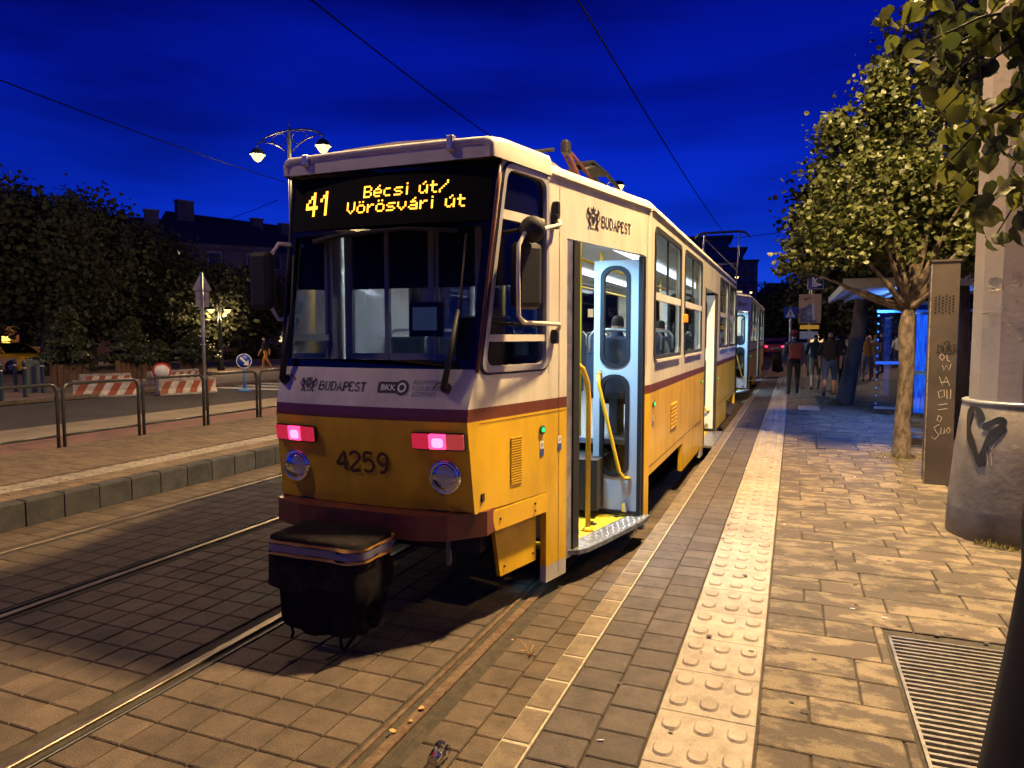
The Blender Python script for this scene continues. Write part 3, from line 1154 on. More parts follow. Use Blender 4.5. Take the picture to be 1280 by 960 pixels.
# roof and roof cap
def loft(sts, prf, smooth=True):
    vs = []
    k = None
    for y, w, dz in sts:
        row = prf(w, dz)
        k = len(row)
        vs += [(x, y, z) for x, z in row]
    fs = [(j * k + i, j * k + i + 1, (j + 1) * k + i + 1, (j + 1) * k + i) for j in range(len(sts) - 1) for i in range(k - 1)]
    b = MB().add(vs, fs, smooth)
    b.add([vs[i] for i in range(k)], [tuple(range(k))])
    b.add(vs[-k:], [tuple(reversed(range(k)))])
    return b


def roofprf(w, dz):
    h = [(-w, 2.97), (-w - .002, 3.0 + dz * .3), (-w + .03, 3.06 + dz), (-w + .14, 3.105 + dz), (-w * .5, 3.15 + dz), (0, 3.165 + dz)]
    return h + [(-x, z) for x, z in reversed(h[:-1])]


st = [(y, wid(y) + .004, 0) for y in (.42, .9, 1.4, 2.0, 2.5, 2.6, 2.75)] + [(y, HW + .004, 0) for y in (5, 7.7, 10.4)]
st += [(LEN - y, wid(y) + .004, 0) for y in (2.75, 2.6, 2.5, 2.0, 1.4, .9, .42)]
loft(st, roofprf).build('roof', M['cream'], tram)
def capprf(w, dz):
    h = [(-w, 2.965), (-w - .004, 3.05 + dz * .5), (-w + .012, 3.084 + dz), (-w + .05, 3.099 + dz), (-w * .5, 3.106 + dz), (0, 3.108 + dz)]
    return h + [(-x, z) for x, z in reversed(h[:-1])]


st = [(.262, wid(.3) - .03, -.055), (.240, wid(.3) + .0, -.03), (.27, wid(.3) + .022, -.008), (.40, wid(.42) + .026, .010), (.90, wid(.9) + .026, .012)]
for rear in (False, True):
    loft([(LEN - y if rear else y, w, d) for y, w, d in st], capprf).build('roof_cap', M['cream'], tram)
for x, h in ((-.60, .05), (.50, .07)):
    MB().cbox((x, .26, 3.03 + h / 2), (.05, .06, .03 + h), .012).build('lamp_bracket', M['alu'], tram)
MB().lathe([(.04, 3.12), (.045, 3.16), (.04, 3.23), (.02, 3.25)], 12, (-.12, .9, 0)).build('antenna', M['cream'], tram)
for y, l, w, h in ((2.3, 1.5, 1.3, .16), (12.2, 2.2, 1.4, .18), (10.0, 1.4, 1.2, .13)):
    MB().cbox((0, y, 3.14 + h / 2), (w, l, h), .03).build('roof_box', M['ingrey'], tram)

# lamps, bumper, lettering on the nose
for sg in (-1, 1):
    x, z = sg * .555, 1.0
    p = FRONT(x, z, 0)
    hl = MB().lathe([(.106, .03), (.110, -.012), (.100, -.030), (.088, -.022)], 28, p, 'y').build('headlight', M['chrome'], tram)
    MB().lathe([(.001, .020), (.030, .018), (.060, .004), (.089, -.018)], 24, (p[0], p[1] - .004, p[2]), 'y').build('reflector', M['bowl'], hl)
    MB().lathe([(.012, .015), (.014, -.004), (.0, -.012)], 10, p, 'y').build('bulb', M['whiteprint'], hl)
    MB().lathe([(.001, -.046), (.040, -.043), (.072, -.034), (.089, -.022)], 24, p, 'y').build('lens', M['lampglass'], hl)
    x, z = sg * .53, 1.225
    o = MB().plate(rr(x - .172, x + .172, z - .055, z + .055, .015, 2), [], .05, lambda a, c, d: FRONT(a, c, d - .022)).build('tail_lamp', M['rubber'], tram)
    segs = [(-.165, -.058, 'tail'), (-.055, .052, 'tailon'), (.055, .165, 'tailamber' if sg > 0 else 'tail')]
    for a0, a1, mk in segs:
        MB().plate(rr(x + a0, x + a1, z - .047, z + .047, .008, 2), [], .03, lambda a, c, d: FRONT(a, c, d - .032)).build('lamp_lens', M[mk], o)
        if mk == 'tailon':
            MB().plate(rr(x + a0 + .020, x + a1 - .016, z - .036, z + .022, .018, 4), [], .004, lambda a, c, d: FRONT(a, c, d - .036)).build('lamp_core', M['tailcore'], o)
pb = [(-.74, .16), (-.70, .02), (-.45, -.085), (.42, -.085), (.60, -.02), (.775, .18), (.775, .30), (.66, .30), (.40, .14), (-.60, .14), (-.66, .20)]
MB().plate(pb, [], .155, lambda a, c, d: (a, c, .62 + d)).build('bumper', M['bumper'], tram)
b = MB()
b.plate([(-.70, .16), (-.55, .06), (.55, .06), (.70, .20), (.70, .5), (-.70, .5)], [], .02, lambda a, c, d: (a, c, .765 + d))
b.build('bumper_gap', M['under'], tram)
x0, z0 = fl(423, 588)
x1, _ = fl(492, 588)
NUM = {'4': [[(.62, 0), (.62, 1), (.0, .30), (.86, .30)]], '2': [[(.04, .80), (.2, .96), (.48, 1), (.70, .84), (.64, .58), (.02, .02), (.74, .02)]],
       '5': [[(.68, .98), (.13, .98), (.07, .54), (.34, .63), (.62, .53), (.70, .29), (.53, .05), (.24, .0), (.0, .08)]],
       '9': [[(.68, .62), (.50, .42), (.22, .42), (.05, .66), (.17, .92), (.42, 1.0), (.63, .88), (.69, .6), (.60, .22), (.37, .0), (.12, .02)]]}
for k, ch in enumerate('4259'):
    b = MB()
    kx = (x1 - x0) / 4
    for ln in NUM[ch]:
        P = [Vector(p) for p in ln]
        dense = []
        for i in range(len(P) - 1):
            m_ = 1 if ch == '4' else 4
            for j_ in range(m_):
                t_ = j_ / m_
                if ch == '4':
                    dense.append(P[i])
                else:
                    q0, q1, q2, q3 = P[max(0, i - 1)], P[i], P[i + 1], P[min(len(P) - 1, i + 2)]
                    dense.append(.5 * ((2 * q1) + (-q0 + q2) * t_ + (2 * q0 - 5 * q1 + 4 * q2 - q3) * t_ * t_ + (-q0 + 3 * q1 - 3 * q2 + q3) * t_ ** 3))
        dense.append(P[-1])
        sc = [(x0 + k * kx + p[0] * kx, 1.005 + p[1] * .122) for p in dense]
        if ch == '4':
            for g, h in zip(sc, sc[1:]):
                b.stroke([g, h], .021, FRONT, .006)
        else:
            b.stroke(sc, .021, FRONT, .006)
    b.build('fleet_digit', M['brownprint'], tram)
GL = {'B': ([[(0, 0), (0, 1)], [(0, 1), (.45, 1), (.6, .88), (.6, .65), (.45, .54), (0, .54)], [(.45, .54), (.66, .42), (.66, .14), (.48, 0), (0, 0)]], .7),
      'U': ([[(.08, 1), (.08, .25), (.2, .02), (.5, .02), (.62, .25), (.62, 1)]], .75),
      'D': ([[(.05, 0), (.05, 1)], [(0, 1), (.4, 1), (.66, .75), (.66, .25), (.4, 0), (0, 0)]], .76),
      'A': ([[(.0, 0), (.34, 1), (.68, 0)], [(.14, .34), (.54, .34)]], .74),
      'P': ([[(.05, 0), (.05, 1)], [(0, 1), (.45, 1), (.62, .85), (.62, .62), (.45, .48), (.05, .48)]], .68),
      'E': ([[(.05, 0), (.05, 1)], [(0, 1), (.58, 1), (.58, .84)], [(.05, .52), (.42, .52)], [(0, 0), (.6, 0), (.6, .18)]], .68),
      'S': ([[(.56, .82), (.46, .98), (.16, .98), (.04, .82), (.08, .62), (.5, .42), (.58, .2), (.44, .02), (.14, .02), (.02, .2)]], .66),
      'T': ([[(.3, 0), (.3, 1)], [(0, .84), (0, 1), (.6, 1), (.6, .84)]], .66)}
SERIF = {'B': [], 'U': [(-.06, 1, .24, 1), (.48, 1, .76, 1)], 'D': [], 'A': [(-.12, 0, .16, 0), (.52, 0, .82, 0)], 'P': [(-.06, 0, .22, 0)], 'E': [], 'S': [], 'T': [(.16, 0, .44, 0)]}


def serif_text(b, word, x0, x1, z0, z1, T, t=.003):
    tot = sum(GL[c][1] + .17 for c in word) - .17
    k = (x1 - x0) / tot
    h = z1 - z0
    x = 0
    for c in word:
        for ln in GL[c][0]:
            b.stroke([(x0 + (x + p[0]) * k, z0 + p[1] * h) for p in ln], [.21 * h if (len(ln) == 2 and ln[0][0] == ln[1][0]) else .155 * h] * len(ln), T, t)
        for s_ in SERIF[c]:
            b.stroke([(x0 + (x + s_[0]) * k, z0 + s_[1] * h), (x0 + (x + s_[2]) * k, z0 + s_[3] * h)], .09 * h, T, t)
        x += GL[c][1] + .17
    return b


def crest(b, x0, x1, z0, z1, T, t=.003):
    """shield under a crown between two rearing supporters"""
    def P(a, c):
        return (x0 + a * (x1 - x0), z0 + c * (z1 - z0))
    b.plate([P(.36, .72), P(.64, .72), P(.64, .40), P(.5, .18), P(.36, .40)], [[P(.41, .66), P(.59, .66), P(.59, .56), P(.41, .56)]], 0, lambda p, q, d: T(p, q, -t))
    b.plate([P(.36, .76), P(.64, .76), P(.68, .92), P(.57, .85), P(.5, .99), P(.43, .85), P(.32, .92)], [], 0, lambda p, q, d: T(p, q, -t))
    for m_ in (0, 1):
        def Q(a, c):
            return P(1 - a if m_ else a, c)
        b.stroke([Q(.20, .86), Q(.10, .78), Q(.20, .66), Q(.26, .52), Q(.18, .36), Q(.24, .20), Q(.14, .04)], [.08 * (x1 - x0), .13 * (x1 - x0), .15 * (x1 - x0), .14 * (x1 - x0), .12 * (x1 - x0), .08 * (x1 - x0), .09 * (x1 - x0)], T, t)
        b.stroke([Q(.20, .62), Q(.34, .68)], .06 * (x1 - x0), T, t)
        b.stroke([Q(.22, .36), Q(.34, .22), Q(.30, .06)], .06 * (x1 - x0), T, t)
        b.stroke([Q(.14, .40), Q(.02, .50), Q(.04, .66)], .05 * (x1 - x0), T, t)
    b.stroke([P(.30, .08), P(.70, .08)], .04 * (z1 - z0), T, t)
    return b


zc = 1.545
serif_text(MB(), 'BUDAPEST', fl(398, 485)[0], fl(457, 485)[0], zc - .028, zc + .024, FRONT).build('city_name', M['print'], tram)
crest(MB(), fl(371, 485)[0], fl(394, 485)[0], zc - .045, zc + .055, FRONT).build('city_crest', M['print'], tram)
xa, xb = fl(472, 485)[0], fl(511, 485)[0]
b = MB()
zk = 1.545
lo_ = b.plate(rr(xa, xa + (xb - xa) * .74, zk - .034, zk + .034, .012, 2), [], 0, lambda p, q, d: FRONT(p, q, -.003))
cx_, cr_ = xa + (xb - xa) * .76, .047
b.plate([(cx_ + cr_ * math.cos(k * math.pi / 10), zk + cr_ * math.sin(k * math.pi / 10)) for k in range(20)], [], 0, lambda p, q, d: FRONT(p, q, -.0045))
lo_ = b.build('operator_logo', M['print'], tram)
b = MB()
b.plate([(cx_ + .030 * math.cos(k * math.pi / 8), zk + .030 * math.sin(k * math.pi / 8)) for k in range(16)],
        [[(cx_ + .018 * math.cos(k * math.pi / 8), zk + .018 * math.sin(k * math.pi / 8)) for k in range(16)]], 0, lambda p, q, d: FRONT(p, q, -.006))
b.build('logo_ring', M['whiteprint'], lo_)
link_mesh('logo_letters', text_mesh('BKK', .048, lambda a, c, d: FRONT(xa + .022 + a * 1.15, zk - .017 + c, -.006), bold=.001), M['whiteprint'], lo_)
xt = fl(514, 485)[0]
for k, s_ in enumerate(('BUDAPESTI', 'KÖZLEKEDÉSI', 'KÖZPONT')):
    link_mesh('operator_name', text_mesh(s_, .036, lambda a, c, d: FRONT(xt + a * .92, zk + .022 - k * .036 + c, -.003)), M['ingrey'], tram)
# wipers
for sg, piv, tip in ((-1, (-.665, 1.575), (-.70, 2.42)), (1, (.56, 1.55), (.615, 2.50))):
    w = MB().lathe([(.032, .0), (.032, -.03), (.02, -.045)], 12, FRONT(piv[0], piv[1], 0), 'y').build('wiper', M['rubber'], tram)
    m_ = ((piv[0] + tip[0]) / 2 + .02, (piv[1] + tip[1]) / 2)
    MB().tube([FRONT(piv[0], piv[1], -.045), FRONT(*m_, -.045)], [.022, .012], 8).build('wiper_arm', M['rubber'], w)
    MB().tube([FRONT(piv[0] + .025, piv[1] + .18, -.025), FRONT(*m_, -.03), FRONT(*tip, -.02)], .010, 6).build('wiper_blade', M['rubber'], w)
    pp = FRONT(piv[0] - .03 * sg, piv[1] - .01, 0)
    MB().tube([(pp[0] + .055 * math.cos(t), pp[1] - .004, pp[2] + .04 * math.sin(t)) for t in np.linspace(0, 2 * math.pi, 20)[:-1]], .004, 5, closed=True).build('wiper_ring', M['rubber'], w)
p0, p1 = FRONT(-.52, 2.50, -.02), FRONT(.55, 2.52, -.02)
MB().tube([p0, FRONT(-.3, 2.53, -.03), FRONT(.2, 2.55, -.03), p1], [.022, .016, .012, .014], 8).build('sun_visor_rail', M['under'], tram)

# flank details at the cab
MB().plate([(.30, .62), (.90, .62), (.90, .755), (.26, .755)], [], .03, lambda a, c, d: RT(a, c, d - .006)).build('service_flap', M['yellow'], tram)
MB().plate([(.37, .63), (.86, .63), (.86, .27), (.44, .27)], [], .03, lambda a, c, d: RT(a, c, d + .06)).build('fender_panel', M['yellow'], tram)
b = MB()
for a, z in ((.48, .33), (.82, .33), (.35, .69), (.75, .66), (.75, .71)):
    p = RT(a, z, .055 if z < .6 else -.008)
    MB().lathe([(.008, -.006), (.008, .006)], 8, p, 'x').build('bolt', M['brownprint'], tram)
(g0, gz1), (g1, gz0) = tl(638, 549), tl(652, 602)
b = MB()
for k in range(19):
    z = gz0 + (gz1 - gz0) * k / 18
    b.plate([(g0, z), (g1, z), (g1, z + .009), (g0, z + .009)], [], .012, lambda a, c, d: RT(a, c, d - .008))
b.build('louvre', M['yellow'], tram)
MB().plate([(g0, gz0), (g1, gz0), (g1, gz1), (g0, gz1)], [], 0, lambda a, c, d: RT(a, c, -.002)).build('louvre_slot', M['brownprint'], tram)


def button(a, z, T):
    def disc(r, dd):
        return MB().plate([(a + r * math.cos(t), z + r * 1.0 * math.sin(t)) for t in np.linspace(0, 2 * math.pi, 19)[:-1]], [], .02, lambda p, q, d: T(p, q, d - dd))
    o = disc(.030, .014).build('door_button', M['greenoff'], tram)
    disc(.016, .020).build('button_light', M['green'], o)


def sticker(a, z, T):
    o = MB().plate([(a - .022, z - .055), (a + .022, z - .055), (a + .022, z + .05), (a - .022, z + .05)], [], 0, lambda p, q, d: T(p, q, -.003)).build('sticker', M['whiteprint'], tram)
    MB().plate([(a - .022, z - .055), (a + .022, z - .055), (a + .022, z - .005), (a - .022, z - .005)], [], 0, lambda p, q, d: T(p, q, -.005)).build('sticker_text', M['blueprint'], o)
    MB().plate([(a + .013 * math.cos(t), z + .024 + .013 * math.sin(t)) for t in np.linspace(0, 2 * math.pi, 13)[:-1]],
               [[(a + .008 * math.cos(t), z + .024 + .008 * math.sin(t)) for t in np.linspace(0, 2 * math.pi, 13)[:-1]]], 0, lambda p, q, d: T(p, q, -.005)).build('sticker_ring', M['print'], o)


button(*tl(677, 537), RT)
sticker(*tl(677, 560), RT)
sticker(*tl(699, 553), RT)
a, z = sl(815.5, 505)
button(a + .03, z, SS(1))
sticker(a + .03, z - .16, SS(1))
a, z = sl(876, 476.5)
button(a, z, SS(1))
sticker(a, z - .12, SS(1))
button(8.75, 1.13, SS(1))
(g0, gz1), (g1, gz0) = sl(838, 508), sl(845, 531)
b = MB()
for k in range(7):
    z = gz0 + (gz1 - gz0) * k / 6
    b.plate([(g0, z), (g1, z), (g1, z + .02), (g0, z + .02)], [], .02, lambda a, c, d: SS(1)(a, c, d - .014))
b.build('louvre', M['yellow'], tram)
a, z = sl(855, 398)
MB().cbox((HW + .02, a, z), (.05, .10, .10), .015).build('side_indicator', mat('orange_indicator', (.75, .25, .02), .25, emit=(1, .35, .02), estr=.25), tram)
(ya, za), (yb_, zb2) = tl(752, 285), tl(788, 285)
serif_text(MB(), 'BUDAPEST', ya, yb_, 2.715, 2.795, RT).build('city_name', M['print'], tram)
crest(MB(), tl(732.5, 275)[0], tl(750, 275)[0], 2.67, 2.86, RT).build('city_crest', M['print'], tram)

# doors, steps and the things at the entrance
def leaf(y, x_out, width, name_m, mirror=1):
    """a folded door leaf standing square to the flank, its windows in rubber"""
    x0, x1 = x_out - width, x_out
    m0, m1 = x0 + width * .20, x0 + width * .76
    T = lambda a, c, d: (a, y + d, c)
    holes = [rr(m0, m1, 1.60, 2.46, .10, 5), rr(m0, m1, .62, 1.50, .10, 5)]
    o = MB().plate([(x0, .27), (x1, .27), (x1, 2.53), (x0, 2.53)], holes, .035, T).build('door_leaf', M[name_m], tram)
    for h in holes:
        s_ = MB().plate(grow(h, .022), [grow(h, -.012)], .06, lambda a, c, d: T(a, c, d - .012)).build('door_window', M['rubber'], o)
        MB().plate(h, [], 0, lambda a, c, d: T(a, c, .018)).build('pane', M['glass'], s_)
    MB().box((x1 + .018, y + .018, 1.40), (.036, .05, 2.27)).build('door_seal', M['rubber'], o)
    MB().box(((x0 + x1) / 2, y - .004, .285), (width, .02, .025)).build('door_seal', M['rubber'], o)
    h = MB().tube([(x0 + .06, y - .07, 1.52), (x0 + .07, y - .075, 1.42), (x1 - .14, y - .075, .66), (x1 - .10, y - .05, .60), (x1 - .06, y - .01, .60)], .017, 10)
    h.tube([(x0 + .06, y - .07, 1.52), (x0 + .06, y, 1.54)], .017, 8)
    h.build('handrail', M['railyellow'], o)
    MB().cbox((x1 - .10, y - .03, .34), (.05, .05, .09), .01).build('door_lock', M['chrome'], o)
    return o


leaf(2.40, wid(2.40) - .02, .40, 'inwhite')
leaf(1.30, wid(1.3) - .03, .40, 'inwhite')
leaf(8.47, HW - .03, .62, 'inwhite')
leaf(6.86, HW - .03, .62, 'inwhite')
for T, a, z0_, w_ in ((RT, 1.258, .24, .085), (RT, 2.455, .24, .03), (SS(1), 6.83, .24, .04), (SS(1), 8.53, .24, .04)):
    MB().plate([(a, z0_), (a + w_, z0_), (a + w_, 2.56), (a, 2.56)], [], .06, lambda p, q, d: T(p, q, d - .008)).build('door_jamb', M['rubber'], tram)
MB().plate([(1.165, .20), (1.255, .20), (1.255, 2.57), (1.165, 2.57)], [], .07, lambda p, q, d: RT(p, q, d + .004)).build('door_jamb', M['alu'], tram)


def NT(a, off, z):
    return (wid(a) + off * math.cos(TH), a - off * math.sin(TH), z)


edge = [(1.19, -.10), (1.21, .0), (1.26, .055), (1.36, .085), (1.6, .095), (2.30, .095), (2.50, .06), (2.54, .0), (2.54, -.10)]
stp = MB().plate(edge, [], .035, lambda a, c, d: NT(a, c, .255 - d)).build('step', M['tread'], tram)
b = MB()
for i in range(26):
    for j in range(3):
        a, c = 1.28 + i * .048, -.07 + j * .055 + (.02 if i % 2 else 0)
        p = NT(a, c, .2555)
        t = .5 if (i + j) % 2 else -.5
        dx, dy = .014 * math.cos(t), .014 * math.sin(t)
        ex, ey = -.006 * math.sin(t), .006 * math.cos(t)
        b.add([(p[0] - dx, p[1] - dy, p[2]), (p[0] + ex, p[1] + ey, p[2] + .001), (p[0] + dx, p[1] + dy, p[2]), (p[0] - ex, p[1] - ey, p[2] + .001), (p[0], p[1], p[2] + .006)],
              [(0, 1, 4), (1, 2, 4), (2, 3, 4), (3, 0, 4)])
tag(b.build('tread_stud', M['tread'], stp), kind='stuff')
MB().plate([(1.20, -.62), (1.20, -.10), (2.54, -.10), (2.54, -.62)], [], .03, lambda a, c, d: NT(a, c, .253 - d)).build('step_mat', M['stepyellow'], stp)
for a, c in ((1.62, -.18), (1.66, -.23), (1.95, -.20), (1.99, -.25), (2.3, -.16)):
    MB().plate(rr(a - .03, a + .03, c - .018, c + .018, .006, 2), [], .006, lambda p, q, d: NT(p, q, .262 - d)).build('step_fixing', M['steel'], stp)
MB().plate([(1.20, .25), (2.5, .25), (2.5, .58), (1.20, .58)], [], .03, lambda a, c, d: NT(a, -.62 - d, c)).build('stair_riser', M['alu'], stp)
MB().plate([(1.20, .58), (2.5, .58), (2.5, .90), (1.20, .90)], [], .03, lambda a, c, d: NT(a, -.90 - d, c)).build('stair_riser', M['alu'], stp)
MB().plate([(1.20, -.92), (1.20, -.62), (2.5, -.62), (2.5, -.92)], [], .03, lambda a, c, d: NT(a, c, .585 - d)).build('step_mat', M['stepyellow'], stp)
MB().box((HW + .02, 7.68, .235), (.24, 1.68, .035)).build('step', M['tread'], tram)
MB().box((HW - .45, 7.68, .235), (.70, 1.66, .030)).build('step_mat', M['stepyellow'], tram)
MB().box((HW - .80, 7.68, .55), (.03, 1.66, .62)).build('stair_riser', M['alu'], tram)
# yellow entrance rails
HY = 1.76
b = MB().tube([NT(HY, -.15, .26), NT(HY, -.15, 1.35), NT(HY - .02, -.15, 1.48), NT(HY - .10, -.15, 1.60), NT(HY - .22, -.17, 1.67), NT(HY - .38, -.20, 1.69)], .022, 10)
b.lathe([(.045, .255), (.045, .27), (.025, .29)], 14, NT(HY, -.15, 0))
b.build('handrail', M['railyellow'], tram)
poles = [(.62, 1.9), (.62, 2.75), (.35, 4.6), (-.35, 3.2), (.35, 6.7), (.35, 8.7), (-.35, 5.6), (-.35, 9.6), (.35, 11.2), (.95, 6.6), (.95, 8.8)]
for x, y in poles:
    MB().tube([(x, y, .9 if y > 2.6 else .58), (x, y, 2.86)], .018, 8).build('pole', M['railyellow'], tram)
for x in (.55, -.55):
    MB().tube([(x, 2.0, 2.62), (x, 13.0, 2.62)], .016, 8).build('grab_rail', M['railyellow'], tram)
for y in (3.3, 6.4, 8.9):
    MB().tube([(.62, y, 1.62), (1.2, y, 1.62)], .016, 8).build('grab_rail', M['railyellow'], tram)
# saloon: floor, ceiling, lights, seats
MB().box((0, 7.68, .88), (1.05, 12.6, .05)).build('saloon_floor', M['ingrey'], tram)
for y0, y1 in ((2.62, 6.80), (8.56, 12.7)):
    MB().box((.88, (y0 + y1) / 2, .88), (.72, y1 - y0, .05)).build('saloon_floor', M['ingrey'], tram)
MB().box((-.88, 7.68, .88), (.72, 10.1, .05)).build('saloon_floor', M['ingrey'], tram)
ce = [(1.12, wid(1.2) - .07), (YK, HW - .07), (LEN - YK, HW - .07), (LEN - 1.12, wid(1.2) - .07)]
MB().plate([(y, -w) for y, w in ce] + [(y, w) for y, w in reversed(ce)], [], .03, lambda a, c, d: (c, a, 2.90 + d)).build('ceiling', M['inwhite'], tram)
for x in (-.62, .62):
    MB().cbox((x, 7.4, 2.872), (.16, 10.2, .035), .01).build('ceiling_light', M['inlight'], tram)
MB().cbox((wid(1.6) - .34, 1.62, 2.59), (.06, .30, .03), .008).build('door_light', M['doorled'], tram)
light('saloon_light', 'AREA', (0, 4.4, 2.84), 150, (.80, .92, 1.0), tram, shape='RECTANGLE', size=1.3, size_y=4.6)
light('saloon_light', 'AREA', (0, 10.6, 2.84), 130, (.80, .92, 1.0), tram, shape='RECTANGLE', size=1.3, size_y=4.6)
light('door_spot', 'AREA', (wid(1.7) - .34, 1.66, 2.565), 60, (.30, .62, 1.0), tram, shape='RECTANGLE', size=.08, size_y=.5)
seat_me = None
for x, y in [(.92, 3.0), (.92, 3.8), (.92, 4.6), (.92, 5.4), (.92, 9.3), (.92, 10.1), (.92, 10.9), (.92, 11.7), (-.92, 2.4), (-.92, 3.2), (-.92, 4.0), (-.92, 4.8), (-.92, 5.6), (-.92, 7.0), (-.92, 8.0), (-.92, 9.4), (-.92, 10.2), (-.92, 11.0), (-.92, 11.8)]:
    if seat_me is None:
        b = MB().cbox((0, 0, 1.30), (.48, .44, .07), .03).cbox((0, -.23, 1.58), (.47, .07, .55), .03).box((0, .02, 1.08), (.08, .3, .40))
        seat_me = b.mesh('passenger_seat')
        ring_me = MB().tube([(-.2, -.26, 1.70), (-.2, -.25, 1.86), (-.15, -.24, 1.92), (.15, -.24, 1.92), (.2, -.25, 1.86), (.2, -.26, 1.70)], .016, 8).mesh('seat_handle')
    o = link_mesh('passenger_seat', seat_me, M['seat'], tram, (x, y, 0))
    link_mesh('seat_handle', ring_me, M['alu'], o)
# cab interior
b = MB()
yb0 = 1.12
wc = wid(yb0) - .07
for x, w_ in ((-wc + .04, .07), (-.50, .035), (-.10, .05), (-.05, .02), (.30, .05), (wc - .06, .10)):
    b.box((x, yb0, 1.86), (w_, .04, 1.9))
b.box((0, yb0, 1.30), (2 * wc, .03, .85))
b.build('cab_partition', M['incab'], tram)
MB().box((0, yb0 + .01, 2.55), (2 * wc, .02, .62)).build('cab_blind', M['rubber'], tram)
MB().box((0, yb0 + .02, 2.0), (2 * wc, .012, .55)).build('cab_pane', glass('dimming_glass', (.50, .50, .54), .04), tram)  # dark tint added to hold back the saloon light behind the cab
MB().plate([(-.62, .22), (.62, .22), (.70, .62), (-.70, .62)], [], .28, lambda a, c, d: (a, c, 1.35 + d)).build('dashboard', M['incab'], tram)
MB().box((0, .66, .86), (1.5, 1.0, .05)).build('cab_floor', M['under'], tram)
o = MB().cbox((.12, .62, 1.98), (.26, .05, .24), .01).build('driver_screen', M['rubber'], tram)
MB().box((.12, .592, 1.985), (.19, .004, .16)).build('screen_face', mat('dim_screen', (.05, .06, .09), .2, emit=(.12, .18, .35), estr=.12), o)
MB().cbox((.42, .95, 1.62), (.44, .14, .78), .05).build('driver_seat', M['rubber'], tram)
MB().box((-.30, .30, 1.66), (.6, .12, .03)).build('dashboard_cover', M['ingrey'], tram)
# mirrors
hb_ = RT(.46, 2.24, -.13)
mr = MB().cbox((hb_[0], hb_[1], 2.245), (.10, .21, .42), .04, rz=-.6).build('mirror', M['rubber'], tram)
arm = [RT(.975, 2.655, 0), RT(.96, 2.66, -.06), RT(.88, 2.62, -.12), RT(.40, 2.50, -.16), RT(.335, 2.42, -.16), RT(.33, 2.2, -.16), RT(.335, 1.99, -.16), RT(.40, 1.95, -.15), RT(.90, 1.945, -.10), RT(.965, 1.92, -.06), RT(.975, 1.87, 0)]
MB().tube(arm, .014, 8).build('mirror_arm', M['cream'], mr)
p = RT(.45, 2.53, -.18)
MB().lathe([(.02, -.05), (.07, -.035), (.085, -.005), (.085, .01)], 16, p, 'y').build('mirror_bowl', M['rubber'], mr)
for a, z in ((.985, 2.75), (.975, 2.66), (.975, 1.86)):
    q = RT(a, z, -.02)
    MB().cbox(q, (.05, .05, .10), .01).build('mirror_bracket', M['steel'], mr)
ml = MB().cbox((-.90, .15, 2.245), (.17, .10, .40), .035).build('mirror', M['rubber'], tram)
MB().tube([(-.72, .36, 2.50), (-.80, .20, 2.50), (-.835, .16, 2.42), (-.835, .16, 2.05), (-.80, .18, 1.98), (-.72, .30, 1.98)], .014, 8).build('mirror_arm', M['cream'], ml)
# running gear
for yb1 in (3.75, LEN - 3.75):
    bo = MB().cbox((0, yb1, .42), (1.7, 2.2, .26), .04).build('bogie', M['under'], tram)
    for dy in (-.9, .9):
        for sg in (-1, 1):
            MB().lathe([(.10, -.06), (.32, -.055), (.345, -.05), (.335, .05), (.30, .055), (.28, .03), (.12, .035), (.10, .07)], 24, (sg * .735, yb1 + dy, .335), 'x').build('wheel', M['steel'], bo)
MB().box((0, 7.68, .55), (1.9, 11.0, .45)).build('underframe', M['under'], tram)
MB().box((0, 1.35, .62), (1.3, 2.0, .35)).build('underframe', M['under'], tram)
MB().tube([(0, 1.6, .50), (0, .1, .50), (0, -.25, .50)], [.05, .05, .07], 10).build('coupler', M['under'], tram)
MB().box((.42, .35, .44), (.03, .03, .20)).build('coupler_bracket', M['galv'], tram)

rear = copy_tree(tram)
rear.location.y = YF + 15.95
tag(rear, 'trailing tram car with raised pantograph coupled behind car 4259')
for o in list(rear.children):                         # the coupled car's nose carries no lit board or lamps
    if o.name.split('.')[0] in ('destination_board', 'tail_lamp', 'fleet_digit', 'operator_name', 'operator_logo', 'wiper', 'sun_visor_rail'):
        for c in list(o.children):
            bpy.data.objects.remove(c)
        bpy.data.objects.remove(o)

# pantographs: half folded on the leading car, raised on the trailing one
b = MB()
kn = (0, 4.25, 4.05)
b.tube([(0, 6.0, 3.30), kn], [.035, .025], 8)
b.tube([(-.18, 6.6, 3.34), (-.06, 4.4, 4.0)], .018, 6)
pa = b.build('pantograph', M['panto'], tram)
MB().tube([kn, (0, 5.0, 3.98), (.0, 6.2, 3.74), (0, 7.2, 3.5)], [.02, .018, .018, .02], 8).build('upper_arm', M['panto'], pa)
MB().cbox(kn, (.10, .14, .16), .03).build('knee_joint', M['steel'], pa)
MB().tube([(-.1, 4.1, 4.0), (-.35, 3.6, 3.86), (-.6, 3.2, 3.70)], .022, 6).build('knee_cable', M['steel'], pa)
b = MB()
for x in (-.30, -.08):
    b.tube([(x, 5.3, 4.02), (x, 5.9, 4.20), (x, 6.5, 4.22), (x, 7.2, 4.16), (x, 7.8, 4.0), (x, 8.2, 3.75), (x, 8.35, 3.4)], .030, 8)
b.box((-.19, 6.1, 4.21), (.30, .9, .03))
b.build('collector_bow', M['steel'], pa)
MB().box((0, 6.6, 3.24), (1.0, 1.6, .08)).build('pantograph_base', M['steel'], pa)
pr2 = MB().box((0, 7.4, 3.24), (1.1, 1.6, .08)).build('pantograph', M['steel'], rear)
b = MB()
